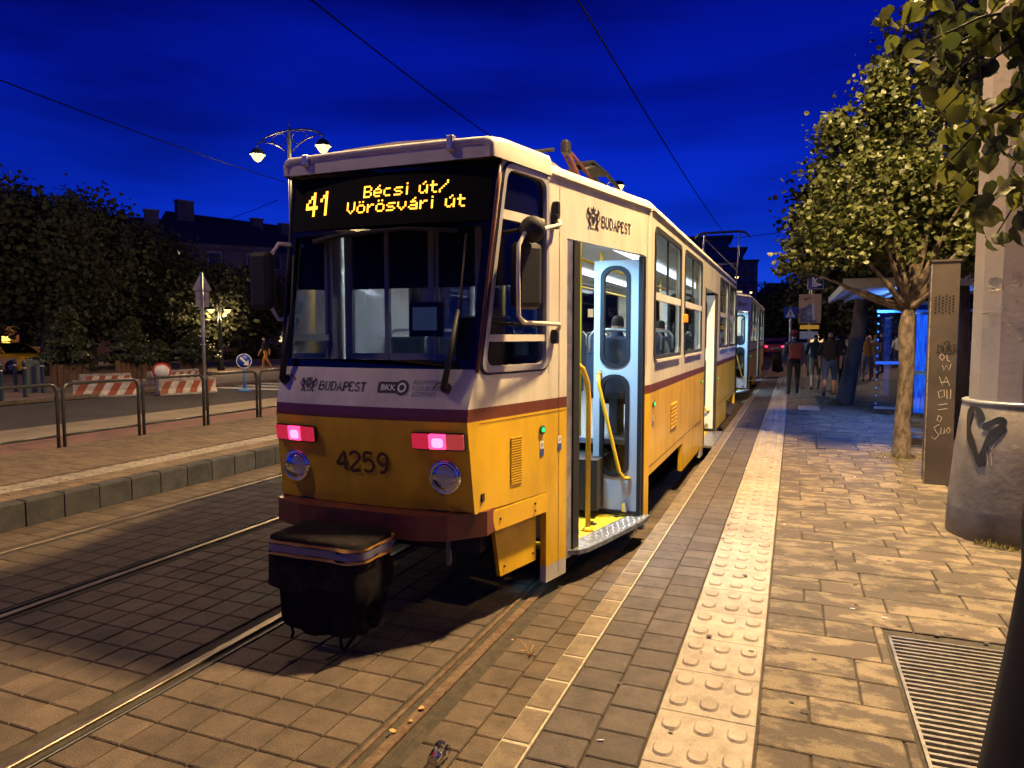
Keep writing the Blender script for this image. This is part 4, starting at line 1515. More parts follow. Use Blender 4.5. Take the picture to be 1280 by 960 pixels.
for s_ in (-1, 1):
    b.tube([(s_ * .45, 7.9, 3.28), (s_ * .62, 6.7, 4.4), (s_ * .62, 7.4, 5.55)], .030, 6)
b.tube([(.55, 6.9, 4.2), (-.60, 7.3, 5.4)], .022, 6)
b.tube([(-.62, 6.7, 4.4), (.62, 6.7, 4.4)], .022, 6)
b.build('pantograph_arm', M['galv'], pr2)
b = MB()
for y in (7.25, 7.55):
    b.tube([(-.98, y, 5.42), (-.80, y, 5.58), (-.6, y, 5.62), (.6, y, 5.62), (.80, y, 5.58), (.98, y, 5.42)], .025, 6)
b.build('collector_bow', M['steel'], pr2)

# coupler bag
bag = thing('coupler_bag', (-2.55, 3.50, -0.25), 'black canvas bag with orange and grey stripes hung over the tram coupler', 'bag')


def soft(rows, n, cx=0.0, seed=1, amp=.012, hem=.02, bottom=True, top=True):
    """a draped cloth shell: rows of (z, half width, half depth, squareness)"""
    rg = np.random.RandomState(seed)
    ph = rg.uniform(0, 6.28, 8)
    vs = []
    m = len(rows)
    for j, (z, gx, gy, sq) in enumerate(rows):
        for i in range(n):
            a = 2 * math.pi * i / n
            ca, sa = math.cos(a), math.sin(a)
            k = (abs(ca) ** sq + abs(sa) ** sq) ** (-1 / sq)
            t = j / (m - 1)
            fold = amp * (math.sin(5 * a + ph[0] + 1.5 * t) + .7 * math.sin(9 * a + ph[1] - 2 * t) + .5 * math.sin(14 * a + ph[2] + 3 * t)) * (1.25 - t)
            dz = hem * (math.sin(3 * a + ph[3]) + .6 * math.sin(7 * a + ph[4])) * max(0, 1 - 3 * t)
            vs.append((cx + ca * k * (gx + fold), sa * k * (gy + fold), z + dz + rg.uniform(-.002, .002)))
    fs = [(j * n + i, j * n + (i + 1) % n, (j + 1) * n + (i + 1) % n, (j + 1) * n + i) for j in range(m - 1) for i in range(n)]
    b_ = MB().add(vs, fs, True)
    if top:
        b_.add([vs[(m - 1) * n + i] for i in range(n)], [tuple(range(n))], True)
    if bottom:
        b_.add([vs[i] for i in range(n)], [tuple(reversed(range(n)))], True)
    return b_


soft([(.10, .20, .10, 4), (.115, .262, .145, 6), (.16, .280, .160, 7), (.25, .283, .168, 7), (.38, .290, .172, 7), (.50, .296, .175, 7), (.62, .30, .175, 6)], 72, -.015, 3, .011, .014).build('bag_body', M['fabric'], bag)
soft([(.40, .335, .212, 6), (.43, .330, .208, 6), (.50, .325, .203, 7), (.57, .328, .203, 7), (.64, .330, .202, 7), (.680, .326, .199, 7), (.690, .315, .190, 6), (.694, .24, .14, 5), (.690, .10, .06, 4)], 64, 0, 7, .010, .022, bottom=False).build('bag_flap', M['fabric'], bag)
soft([(.33, .10, .20, 4), (.37, .108, .207, 4), (.44, .11, .208, 4), (.52, .10, .20, 4)], 40, .225, 11, .008, .02, bottom=False, top=False).build('bag_side', M['fabric'], bag)
for z0, z1, mk, g in ((.648, .666, 'stripeor', .010), (.600, .644, 'stripegr', .0105), (.578, .596, 'stripeor', .010)):
    soft([(z0, .329 + g, .2025 + g, 7), ((z0 + z1) / 2, .330 + g, .2025 + g, 7), (z1, .329 + g, .2015 + g, 7)], 64, 0, 7, .004, 0, bottom=False, top=False).build('reflective_stripe', M[mk], bag)


def strap(pts, w):
    b_ = MB()
    vs_ = []
    for x, y, z in pts:
        vs_ += [(x - w / 2, y, z), (x + w / 2, y + .004, z)]
    return b_.add(vs_, [(2 * i, 2 * i + 1, 2 * i + 3, 2 * i + 2) for i in range(len(pts) - 1)], True)


strap([(-.20, -.12, .2), (-.212, -.14, .14), (-.20, -.135, .09), (-.205, -.145, .055)], .020).build('strap', M['fabric'], bag)
strap([(.13, -.12, .2), (.145, -.14, .14), (.135, -.13, .09), (.15, -.135, .03)], .020).build('strap', M['fabric'], bag)
strap([(.20, .0, .15), (.16, -.14, .03), (.10, -.22, .008), (.02, -.25, .007), (-.06, -.28, .007), (-.09, -.33, .007)], .024).build('strap', M['fabric'], bag)
MB().tube([(.30, .10, .40), (.34, .02, .30), (.31, -.04, .22), (.27, 0, .18)], .016, 8).build('side_loop', M['fabric'], bag)
MB().tube([(-.30, -.05, .36), (-.37, -.06, .35)], .014, 8).build('side_peg', M['steel'], bag)

# ================================================================== street lamps
def facing(p):
    return -math.atan2(p[0], p[1])


# the big mast on the platform: conical skirt, ring, faceted column
PX, PY = 1.70, 6.75
mast = thing('lamp_mast', (PX, PY, 0), 'thick grey lamp mast with a black heart sprayed on its flared skirt', 'lamp mast')
MB().lathe([(.478, -.01), (.470, .25), (.435, .70), (.392, 1.075), (.380, 1.085)], 40).build('skirt', M['mastlow'], mast)
MB().lathe([(.385, 1.075), (.396, 1.080), (.396, 1.098), (.385, 1.104)], 40).build('ring', M['galv'], mast)
MB().lathe([(.352, 1.09), (.349, 4.6), (.26, 6.4), (.12, 8.8), (.0, 8.85)], 14, smooth=False).build('column', M['mast'], mast)
MB().tube([(0, 0, 8.6), (-.20, -.06, 8.85), (-.45, -.14, 8.9)], .05, 10).build('lamp_arm', M['galv'], mast)
lu = MB().cbox((-.65, -.20, 8.86), (.55, .28, .14), .04, rz=.3).build('luminaire', M['galv'], mast)
MB().box((-.65, -.20, 8.782), (.42, .18, .012), .3).build('lamp_glass', M['lampon'], lu)
KEY = light('lamp_light', 'SPOT', (-.65, -.20, 8.74), 14200, SODIUM, mast, .30, spot_size=R(138), spot_blend=.5)


def on_mast(r0, zr=None):
    """(arc length from the camera-facing line, height, depth) on the mast"""
    a0 = math.atan2(-PY, -PX)

    def f(a, b_, d):
        r = r0(b_) - d
        t = a0 + a / r0(b_)
        return (r * math.cos(t), r * math.sin(t), b_)
    return f


SK = on_mast(lambda z: float(np.interp(z, (0, .25, .70, 1.075), (.478, .470, .435, .392))))
CO = on_mast(lambda z: .350)


def from_px(u, v, r):
    """arc length and height on the mast for a photo pixel"""
    d = ray(u, v)
    o = CAM - np.array([PX, PY, 0])
    a = d[0] ** 2 + d[1] ** 2
    bq = 2 * (o[0] * d[0] + o[1] * d[1])
    c = o[0] ** 2 + o[1] ** 2 - r * r
    D = bq * bq - 4 * a * c
    if D < 0:
        D = 0
    t = (-bq - math.sqrt(D)) / (2 * a)
    p = o + d * t
    an = math.atan2(p[1], p[0]) - math.atan2(-PY, -PX)
    return an * r, p[2]


heart_px = [(1228, 527), (1222, 513), (1214, 512), (1211, 524), (1212, 543), (1218, 560), (1226, 580), (1229, 567), (1238, 548), (1251, 536), (1254, 528), (1245, 527), (1234, 533), (1232, 538)]
hp = [from_px(u, v, .43) for u, v in heart_px]
sm = []
for i in range(len(hp) - 1):
    for k in range(4):
        t = k / 4
        q0, q1, q2, q3 = (np.array(hp[max(0, min(len(hp) - 1, i + j))]) for j in (-1, 0, 1, 2))
        sm.append(tuple(.5 * ((2 * q1) + (-q0 + q2) * t + (2 * q0 - 5 * q1 + 4 * q2 - q3) * t * t + (-q0 + 3 * q1 - 3 * q2 + q3) * t ** 3)))
sm.append(hp[-1])
MB().stroke(sm, [.055 + .012 * math.sin(i * .8) for i in range(len(sm))], lambda a, c, d: SK(a, c, d - .004), .003).build('heart_graffiti', M['spray'], mast)
for pts in ([(1240, 548), (1236, 556), (1240, 562), (1243, 556)], [(1234, 566), (1235, 582)], [(1239, 566), (1240, 582)]):
    q = [from_px(u, v, .44) for u, v in pts]
    MB().stroke(q, .005, lambda a, c, d: SK(a, c, d - .004), .002).build('scratched_mark', M['chalk'], mast)
rg = random.Random(8)
for u, v, w, h in ((1245, 355, .10, .10), (1270, 350, .05, .09), (1236, 392, .10, .012), (1262, 405, .03, .02), (1275, 417, .05, .09), (1254, 385, .02, .02), (1240, 362, .06, .03), (1268, 375, .02, .05)):
    a, z = from_px(u, v, .35)
    pts = [(a + w * (.35 + .25 * rg.random()) * math.cos(t) * 1.3, z + h * (.35 + .25 * rg.random()) * math.sin(t) * 1.3) for t in np.linspace(0, 2 * math.pi, 11)[:-1]]
    MB().plate(pts, [], 0, lambda p, q, d: CO(p, q, -.012)).build('glue_patch', M['scrape'], mast)


def mast_lamp(x, y, z, label, power, on='lampon', rz=0.0, group='street lamps along the line', soft=.15, cone_=0):
    t = thing('street_lamp', (x, y, -0.1), label, 'street lamp', group, rz)
    h = z + .1
    MB().lathe([(.14, 0), (.13, .5), (.09, .9), (.075, 3), (.05, h - .25), (.05, h + .12), (.0, h + .2)], 14).build('post', M['lampiron'], t)
    MB().tube([(0, 0, h - .1), (.35, 0, h + .16), (.75, 0, h + .12)], .03, 8).build('arm', M['lampiron'], t)
    l = MB().lathe([(.03, .24), (.16, .20), (.24, .06), (.25, .02)], 16, (.75, 0, h - .1)).build('lantern', M['lampiron'], t)
    MB().lathe([(.0, -.20), (.10, -.17), (.17, -.07), (.20, .03)], 16, (.75, 0, h - .1)).build('lamp_glass', M[on], l)
    if power:
        if cone_:
            light('lamp_light', 'SPOT', (.75, 0, h - .45), power, SODIUM, t, soft, spot_size=R(cone_), spot_blend=.35)
        else:
            light('lamp_light', 'POINT', (.75, 0, h - .45), power, SODIUM, t, soft)
    return t


def twin_lamp(p, z, span, rz, label, power, on='lampon', soft=.18):
    t = thing('twin_street_lamp', (p[0], p[1], -0.13), label, 'street lamp', None, rz)
    h = z + .13
    s = span / 2
    MB().lathe([(.18, 0), (.17, .4), (.11, .7), (.085, 2.4), (.11, 2.45), (.06, 2.6), (.045, h), (.02, h + .35), (.0, h + .5)], 14).build('post', M['lampiron'], t)
    ar = [(-s, 0, h - .12), (-s, 0, h + .02), (-s * .75, 0, h + .16), (-s * .4, 0, h + .24), (0, 0, h + .26), (s * .4, 0, h + .24), (s * .75, 0, h + .16), (s, 0, h + .02), (s, 0, h - .12)]
    MB().tube(ar, .024, 6).build('arm', M['lampiron'], t)
    b = MB()
    for sg in (-1, 1):
        b.tube([(sg * s * (.30 + .22 * math.cos(a)), 0, h + .05 + .16 * math.sin(a)) for a in np.linspace(0, 2 * math.pi, 17)[:-1]], .012, 5, closed=True)
        b.tube([(sg * .02, 0, h - .35), (sg * s * .4, 0, h - .05), (sg * s * .9, 0, h + .06)], .012, 5)
    b.build('scrollwork', M['lampiron'], t)
    for sg in (-1, 1):
        l = MB().lathe([(.02, .12), (.12, .08), (.20, -.04), (.21, -.07)], 14, (sg * s, 0, h - .2)).build('lantern', M['lampiron'], t)
        MB().lathe([(.0, -.26), (.08, -.22), (.15, -.12), (.17, -.06)], 14, (sg * s, 0, h - .2)).build('lamp_glass', M[on], l)
        if power:
            light('lamp_light', 'POINT', (sg * s, 0, h - .56), power, SODIUM, t, soft)
    return t


pA = on_y(362, 190, 15.5)
twin_lamp((pA[0], pA[1]), pA[2] + .30, 2.18, facing(pA) - R(41), 'tall ornate twin lamp post seen over the tram roof', 900)
pT = at_dist(275, 419, 38)
twin_lamp(pT, 3.15, .75, facing(pT), 'short twin lantern lamp lighting the trees in the park', 330)
for k, (x, y, p) in enumerate(((-8.1, 31.4, 1000), (-7.2, 58, 500), (-6.9, 84.6, 0), (-5.5, 115, 0), (-3.9, 146, 0), (-2.4, 172, 0))):
    mast_lamp(x, y, 8.3, ('lit street lamp standing beside the tracks behind the leading tram car roof',) [0] if k == 0 else 'small lit street lamp far down the tram line', p, 'lampon' if k < 2 else 'lampfar', math.pi if k % 2 else 0)
mast_lamp(-8.3, 1.2, 8.3, 'street lamp on the side platform beside the railing', 700)
mast_lamp(4.6, 20.0, 8.65, 'street lamp shining through the leaves behind the mast', 60, rz=math.pi)
mast_lamp(6.0, 36.0, 8.0, 'street lamp beyond the shelter and the crowd', 1500, rz=math.pi)
mast_lamp(5.9, 2.6, 7.0, 'street lamp at the back of the platform beside the near linden', 1100, rz=math.pi, cone_=150)
mast_lamp(-24.5, 12.0, 7.0, 'street lamp at the edge of the plaza by the bollards', 700)
mast_lamp(-45, 26, 7.0, 'street lamp close to the orange lit house', 2200)
for k, (u, v, d) in enumerate(((1002, 391, 150), (1008, 396, 170), (1034, 397, 90), (1072, 404, 95), (1113, 402, 110), (1140, 404, 105), (1187, 402, 100), (1200, 399, 90), (1095, 398, 130))):
    p = at_dist(u, v, d)
    mast_lamp(p[0], p[1], p[2], 'distant lit street lamp above the far crowd', 0, 'lampfar', 0 if k % 2 else math.pi)

# ================================================================== trees
def leaf_cloud(name, m, parent, pts, size, seed, flat=.5, droop=.4):
    """leaf-sized folded quads at the given points"""
    rs = np.random.RandomState(seed)
    P = np.asarray(pts, float)
    n = len(P)
    ax = rs.normal(size=(n, 3))
    ax[:, 2] = ax[:, 2] * .5 - droop
    ax /= np.linalg.norm(ax, axis=1)[:, None]
    t = rs.normal(size=(n, 3))
    t -= ax * (t * ax).sum(1)[:, None]
    t /= np.linalg.norm(t, axis=1)[:, None]
    nn = np.cross(ax, t)
    s = size * rs.uniform(.5, 1.45, n)[:, None]
    v = np.stack([P, P + ax * s * .18 + t * s * .36 + nn * s * .08, P + ax * s * .66 + t * s * .34 + nn * s * .08, P + ax * s,
                  P + ax * s * .66 - t * s * .34 + nn * s * .08, P + ax * s * .18 - t * s * .36 + nn * s * .08], 1).reshape(-1, 3)
    idx = np.arange(n)[:, None] * 6
    q = np.concatenate([idx + np.array([[0, 1, 2, 3]]), idx + np.array([[0, 3, 4, 5]])], 0)
    o = link_mesh(name, np_mesh(name, v, q), m, parent)
    return o


def crown_points(seed, centre, rad, n, clumps, csig, hollow=.55, shape=None):
    rs = np.random.RandomState(seed)
    c = rs.normal(size=(clumps, 3))
    c /= np.linalg.norm(c, axis=1)[:, None]
    c *= (hollow + (1 - hollow) * rs.uniform(0, 1, clumps) ** .6)[:, None]
    if shape is not None:
        c = shape(c)
    c = c * np.array(rad)
    k = rs.randint(0, clumps, n)
    p = c[k] + rs.normal(size=(n, 3)) * csig * rs.uniform(.5, 1.3, clumps)[k][:, None]
    return p + np.array(centre), c + np.array(centre)


def limbs(b, base, tips, r0, rg, sub=2):
    for tip in tips:
        a, c = Vector(base), Vector(tip)
        m1 = a.lerp(c, .4) + Vector((rg.uniform(-.1, .1), rg.uniform(-.1, .1), rg.uniform(-.05, .25))) * (c - a).length * .4
        b.tube([a, a.lerp(m1, .55), m1, m1.lerp(c, .5) + Vector((0, 0, .03)), c], [r0, r0 * .8, r0 * .55, r0 * .35, r0 * .12], 7)


def tree(name, base, label, trunk_pts, radii, crown, rad, n, lsize, m_leaf, m_bark, seed, clumps=60, csig=.3, group=None, ntips=10, shape=None, hollow=.55, low=0.0):
    t = thing(name, base, label, 'tree', group)
    rg = random.Random(seed)
    pts, cl = crown_points(seed, crown, rad, n, clumps, csig, hollow, shape)
    if low:
        pts = pts[pts[:, 2] > low + .12 * np.sin(pts[:, 0] * 7 + pts[:, 1] * 5) - .28 * np.clip(pts[:, 0] - .2, 0, 1)]
    tr = MB().tube(trunk_pts, radii, 12)
    # roots flare and knots
    tr = tr.build('trunk', m_bark, t)
    b = MB()
    idx = rg.sample(range(len(cl)), min(ntips, len(cl)))
    limbs(b, trunk_pts[-1], [cl[i] for i in idx], radii[-1] * .8, rg)
    b.build('limbs', m_bark, t)
    cr_ = leaf_cloud('crown', m_leaf, t, pts, lsize, seed)
    cr_['kind'] = 'stuff'
    return t


def spires(spec):
    """crown made of upright shoots: (x, y, z0, z1, radius)"""
    def f(c):
        rs_ = np.random.RandomState(len(c) + len(spec))
        w = np.array([(s[3] - s[2]) * s[4] for s in spec])
        k = rs_.choice(len(spec), len(c), p=w / w.sum())
        sp = np.array(spec)[k]
        t = rs_.uniform(0, 1, len(c)) ** 1.3
        a = rs_.uniform(0, 2 * math.pi, len(c))
        r = sp[:, 4] * (1 - t) ** .75 * rs_.uniform(.5, 1, len(c))
        return np.stack([sp[:, 0] + r * np.cos(a), sp[:, 1] + r * np.sin(a), sp[:, 2] + t * (sp[:, 3] - sp[:, 2])], 1)
    return f


def cone(c):
    """crown that narrows upwards"""
    f = np.clip(1.05 - .55 * (c[:, 2] * .5 + .5), .2, 1.2)
    c = c.copy()
    c[:, 0] *= f
    c[:, 1] *= f
    return c


tree('linden_tree', (1.40, 10.6, 0), 'young linden tree with pale trunk in front of the glass shelter',
     [(0, 0, -.02), (-.02, 0, .05), (-.03, 0, .5), (.0, .0, 1.1), (-.02, 0, 1.72), (.0, 0, 1.95)], [.15, .115, .095, .092, .098, .075],
     (-.10, .30, 3.2), (1, 1, 1), 30000, .070, M['leaf'], M['bark'], 11, 210, .13, 'trees on the platform', 14,
     spires([(-.80, .1, -1.0, 1.62, .55), (-.25, .2, -1.0, 1.95, .60), (.40, -.2, -1.0, 1.55, .62), (-1.15, .2, -.8, .55, .45), (1.05, .0, -.95, 1.25, .58), (.2, .7, -.9, 1.5, .6), (-.4, -.5, -.95, 1.0, .55), (.9, -.6, -.95, .7, .5)]), .35, 2.62)
t1 = tree('linden_tree', (2.35, 12.6, 0), 'tall linden tree rising behind the young linden and the totem',
          [(0, 0, 0), (.03, 0, 1.2), (0, 0, 2.4), (0, .02, 3.2)], [.16, .13, .11, .09], (-.15, .2, 4.8), (1, 1, 1), 25000, .076, M['leaf'], M['barkdark'], 12, 190, .15, 'trees on the platform', 12,
          spires([(-.15, 0, -1.9, 3.0, .70), (.45, .2, -1.9, 2.2, .75), (-.75, .1, -1.9, 1.7, .6), (.9, -.3, -1.9, 1.2, .6), (-.2, -.6, -1.9, 1.5, .6), (1.3, .2, -1.8, 2.4, .6)]), .3, 2.8)
tree('linden_tree', (1.15, 18.2, 0), 'dark linden tree with leaning trunk between the walkers and the shelter',
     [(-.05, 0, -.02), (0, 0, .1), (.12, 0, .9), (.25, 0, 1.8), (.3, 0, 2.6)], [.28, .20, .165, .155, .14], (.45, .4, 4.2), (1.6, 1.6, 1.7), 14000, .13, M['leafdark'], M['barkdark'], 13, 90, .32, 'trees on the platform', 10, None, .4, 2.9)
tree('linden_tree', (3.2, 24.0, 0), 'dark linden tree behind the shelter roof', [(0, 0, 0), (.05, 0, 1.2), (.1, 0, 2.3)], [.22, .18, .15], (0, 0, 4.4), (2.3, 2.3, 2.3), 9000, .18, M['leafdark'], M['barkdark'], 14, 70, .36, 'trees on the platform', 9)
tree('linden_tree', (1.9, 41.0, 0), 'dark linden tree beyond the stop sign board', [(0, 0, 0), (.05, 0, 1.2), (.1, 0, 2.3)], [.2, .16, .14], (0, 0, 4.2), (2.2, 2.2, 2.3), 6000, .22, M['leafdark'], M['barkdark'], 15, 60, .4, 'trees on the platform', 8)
for i, (u, d, h, r_) in enumerate(((985, 75, 6.5, 2.8), (1050, 70, 6, 3.2), (1100, 62, 7, 3.6), (1175, 60, 7.5, 3.8), (945, 190, 13, 7), (1020, 150, 10, 6), (968, 130, 8, 4))):
    p = at_dist(u, 419, d)
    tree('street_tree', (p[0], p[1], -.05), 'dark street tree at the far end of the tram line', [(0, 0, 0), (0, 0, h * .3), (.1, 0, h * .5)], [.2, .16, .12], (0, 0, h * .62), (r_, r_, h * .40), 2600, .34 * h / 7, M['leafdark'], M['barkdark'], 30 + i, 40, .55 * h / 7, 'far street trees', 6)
# the dark park trees across the road
park = [(-8, 345, 40, 8.2, 3.6), (58, 330, 37, 8.2, 3.2), (112, 315, 41, 8.3, 3.4), (172, 345, 42, 6.9, 3.2), (245, 372, 41, 5.6, 2.5), (150, 350, 47, 7.6, 3.8), (318, 395, 56, 6.4, 3.2), (30, 350, 46, 9.2, 3.8), (290, 400, 60, 6.4, 3.4)]
labs = ['tall dark park tree beside the orange lit house', 'tall dark park tree behind the yellow taxi', 'tallest dark park tree behind the conifer planters', 'broad dark park tree behind the striped barriers',
        'low park tree lit orange by the twin lanterns', 'dark park tree at the rear of the grove', 'dark park tree under the gable wall', 'dark park tree behind the taxi and the house', 'dark park tree behind the twin lanterns']
for i, (u, v, d, h, r_) in enumerate(park):
    p = at_dist(u, 419, d)
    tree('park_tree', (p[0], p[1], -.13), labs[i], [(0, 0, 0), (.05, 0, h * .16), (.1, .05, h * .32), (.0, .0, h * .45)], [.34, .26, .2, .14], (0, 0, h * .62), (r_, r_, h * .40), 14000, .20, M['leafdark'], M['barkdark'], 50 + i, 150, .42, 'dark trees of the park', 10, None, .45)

# near linden whose branch hangs into view; its leaves are parts
nt = thing('linden_tree', (2.9, 3.4, 0), 'linden tree whose large leaves hang close in front of the mast', 'tree', 'trees on the platform')
MB().tube([(0, 0, -.02), (0, 0, 1.0), (-.05, 0, 2.0), (-.1, 0, 2.6)], [.17, .13, .12, .10], 12).build('trunk', M['bark'], nt)
NB = np.array([2.9, 3.4, 0])


def heartleaf(curl=-.08):
    h = [(0, 0), (.20, -.06), (.42, .08), (.50, .34), (.40, .64), (.20, .86), (0, 1.08)]
    vs = [(0, 0, 0), (0, .36, curl * .13), (0, .72, curl * .52), (0, 1.08, curl * 1.17)]
    R_ = [(x, y, .22 * x + .06 * math.sin(9 * y) + curl * y * y) for x, y in h[1:6]]
    L_ = [(-x, y, z) for x, y, z in R_]
    vs += R_ + L_
    fs = [(0, 4, 5, 1), (1, 5, 6, 7, 2), (2, 7, 8, 3), (0, 1, 10, 9), (1, 2, 12, 11, 10), (2, 3, 13, 12)]
    return MB().add(vs, fs, True).mesh('leaf')


leaf_me, leaf_me2 = heartleaf(), heartleaf(-.28)
leaf_me.materials.append(M['leafnear'])
leaf_me2.materials.append(M['leafnear'])
rs = np.random.RandomState(77)
bound = [(1085, 30), (1120, 52), (1150, 75), (1160, 120), (1168, 180), (1172, 215), (1195, 232), (1225, 262), (1245, 292), (1280, 285)]


def leftmost(v):
    for (x0, y0), (x1, y1) in zip(bound, bound[1:]):
        if y0 <= v <= y1:
            return x0 + (x1 - x0) * (v - y0) / max(1e-6, y1 - y0)
    return 1150 if v < 30 else 1285


twigs = MB()
root_ = Vector((-.1, 0, 2.6))
ends = [(1088, 32), (1112, 48), (1140, 62), (1155, 78), (1162, 118), (1168, 150), (1172, 182), (1176, 214), (1200, 236), (1228, 266), (1246, 292), (1275, 288), (1150, 10), (1185, 30), (1205, 100), (1200, 160), (1225, 200), (1255, 235), (1260, 120), (1265, 30), (1290, 80), (1290, 180), (1235, 150), (1230, 30), (1285, 240), (1180, 110)]
hubs = [Vector(at_dist(1345, v_, 2.9) - NB) for v_ in (-90, 10, 110, 210)]
for h_ in hubs:
    twigs.tube([root_, root_.lerp(h_, .4) + Vector((0, 0, .22)), root_.lerp(h_, .75) + Vector((0, 0, .16)), h_], [.05, .032, .022, .012], 7)
cnt = 0
for e_i, (u, v) in enumerate(ends):
    d = rs.uniform(2.5, 3.1)
    e = Vector(at_dist(u, v, d) - NB)
    hub = hubs[min(3, max(0, int((v + 40) / 100)))]
    side_ = Vector((rs.normal() * .03, rs.normal() * .05, rs.uniform(.02, .10)))
    mid_ = hub.lerp(e, .30) + side_
    ctl = [hub, hub.lerp(mid_, .6) + side_ * .3, mid_, mid_.lerp(e, .5) + Vector((0, 0, .03)), e]
    twigs.tube(ctl, [.011, .009, .006, .004, .002], 6)
    nl = 11
    for k in range(nl):
        t = 1 - (k / nl) ** 1.1 * 1.0
        q = (mid_.lerp(ctl[3], t * 2) if t < .5 else ctl[3].lerp(e, t * 2 - 1))
        off = Vector(rs.normal(size=3)) * .022
        uu, vv, _z = project(np.array(q + off) + NB)
        if math.hypot(uu - 1220, (vv - 60) * .8) < 16 or cnt >= 296:
            continue
        o = bpy.data.objects.new('leaf', leaf_me if rs.rand() < .5 else leaf_me2)
        COL.objects.link(o)
        o.parent = nt
        o.location = q + off
        s = rs.uniform(.045, .082) * (1 if k else .8)
        o.scale = (s * rs.uniform(.85, 1.1), s, s)
        side = -1 if k % 2 else 1
        o.rotation_euler = (R(-100) + rs.normal() * .35, rs.normal() * .45, side * rs.uniform(.2, 1.5) + .5)
        cnt += 1
twigs.build('limbs', M['bark'], nt)
pts, _c = crown_points(5, (-.3, .1, 4.6), (1.6, 1.6, 1.6), 3500, 60, .25, .4)
pts = np.array([p for p in pts if not seen(p + NB, 90)])
o = leaf_cloud('crown', M['leafnear'], nt, pts, .12, 5)
o['kind'] = 'stuff'

# ================================================================== platform things
# metal totem with a speaker grid and tags
TX, TY = 1.36, 8.75
tot = thing('information_totem', (TX, TY, 0), 'tall dark metal totem with speaker holes and scrawled tags', 'totem', None, facing((1.5, 8.7)) * 0.6)
MB().cbox((.13, .26, 1.20), (.26, .50, 2.40), .006).build('body', M['totem'], tot)
MB().box((.13, .26, 2.412), (.28, .52, .022)).build('cap', M['totem'], tot)
MB().box((-.004, -.006, 1.19), (.012, .012, 2.37)).build('corner_edge', M['totemedge'], tot)  # paler mottled strip along the front corner
TT = lambda a, c, d: (a, .008 + d, c)
b = MB()
for i in range(6):
    for j in range(6):
        a, z = .045 + i * .032, 1.86 + j * .032 + (.016 if i % 2 else 0)
        b.plate([(a + .0095 * math.cos(t), z + .0095 * math.sin(t)) for t in np.linspace(0, 2 * math.pi, 9)[:-1]], [], 0, lambda p, q, d: (p, .0065, q))
tag(b.build('speaker_hole', M['void'], tot), kind='stuff')


def tpx(u, v):
    return (.02 + (u - 1158) / 36 * .22, 1.62 + (419 - v) / (605 - 419) * 1.62)


def scrawl(name, strokes, w, m):
    for s_ in strokes:
        MB().stroke([tpx(u, v) for u, v in s_], w, lambda a, c, d: (a, .006 + d, c), .002).build(name, m, tot)


scrawl('black_tag', [[(1168, 431), (1168, 440), (1175, 437), (1173, 432), (1168, 431)], [(1176, 432), (1177, 439), (1181, 438), (1182, 431)], [(1184, 439), (1184, 430), (1188, 432), (1185, 435), (1190, 439)], [(1195, 430), (1191, 431), (1192, 435), (1196, 434)], [(1192, 435), (1192, 439), (1197, 437)], [(1176, 429), (1182, 426), (1186, 429)], [(1166, 440), (1178, 442), (1192, 441)]], .011, M['spray'])
scrawl('pale_tag', [[(1174, 441), (1171, 446), (1175, 450), (1179, 446), (1174, 441)], [(1182, 443), (1183, 450), (1187, 451)], [(1176, 456), (1178, 462), (1182, 456), (1186, 462), (1189, 454)], [(1172, 470), (1177, 481), (1182, 470), (1188, 481)], [(1174, 477), (1186, 476)], [(1171, 488), (1173, 496), (1181, 494), (1180, 486), (1173, 488)], [(1184, 486), (1185, 497)], [(1190, 485), (1190, 497)], [(1172, 505), (1186, 503)], [(1172, 511), (1186, 509)], [(1173, 518), (1171, 524), (1176, 526), (1178, 520), (1173, 518)], [(1175, 529), (1167, 533), (1170, 538), (1175, 542), (1169, 548), (1164, 545)], [(1178, 533), (1177, 541), (1182, 540), (1183, 533), (1184, 540)], [(1189, 532), (1186, 536), (1189, 540), (1192, 535), (1189, 532)]], .006, M['chalk'])

# floor grate
gr = thing('floor_grate', (.52, 2.65, 0), 'steel bar grate set into the paving', 'grate')
gw, gl = 1.08, 1.55
MB().box((gw / 2, gl / 2, -.055), (gw, gl, .02)).build('pit', M['void'], gr)
b = MB()
for c_, d_ in (((0, gl / 2, -.015), (.014, gl, .04)), ((gw, gl / 2, -.015), (.014, gl, .04)), ((gw / 2, 0, -.015), (gw + .014, .014, .04)), ((gw / 2, gl, -.015), (gw + .014, .014, .04))):
    b.box(c_, d_)
b.build('frame', M['grate'], gr)
bar_me = MB().box((gw / 2, 0, -.012), (gw - .012, .017, .030)).mesh('bar')
k = 0
y = .036
while y < gl - .02:
    link_mesh('bar', bar_me, M['grate'], gr, (0, y, 0))
    y += .046
for x in (.36, .72):
    MB().box((x, gl / 2, -.022), (.006, gl, .02)).build('cross_bar', M['grate'], gr)

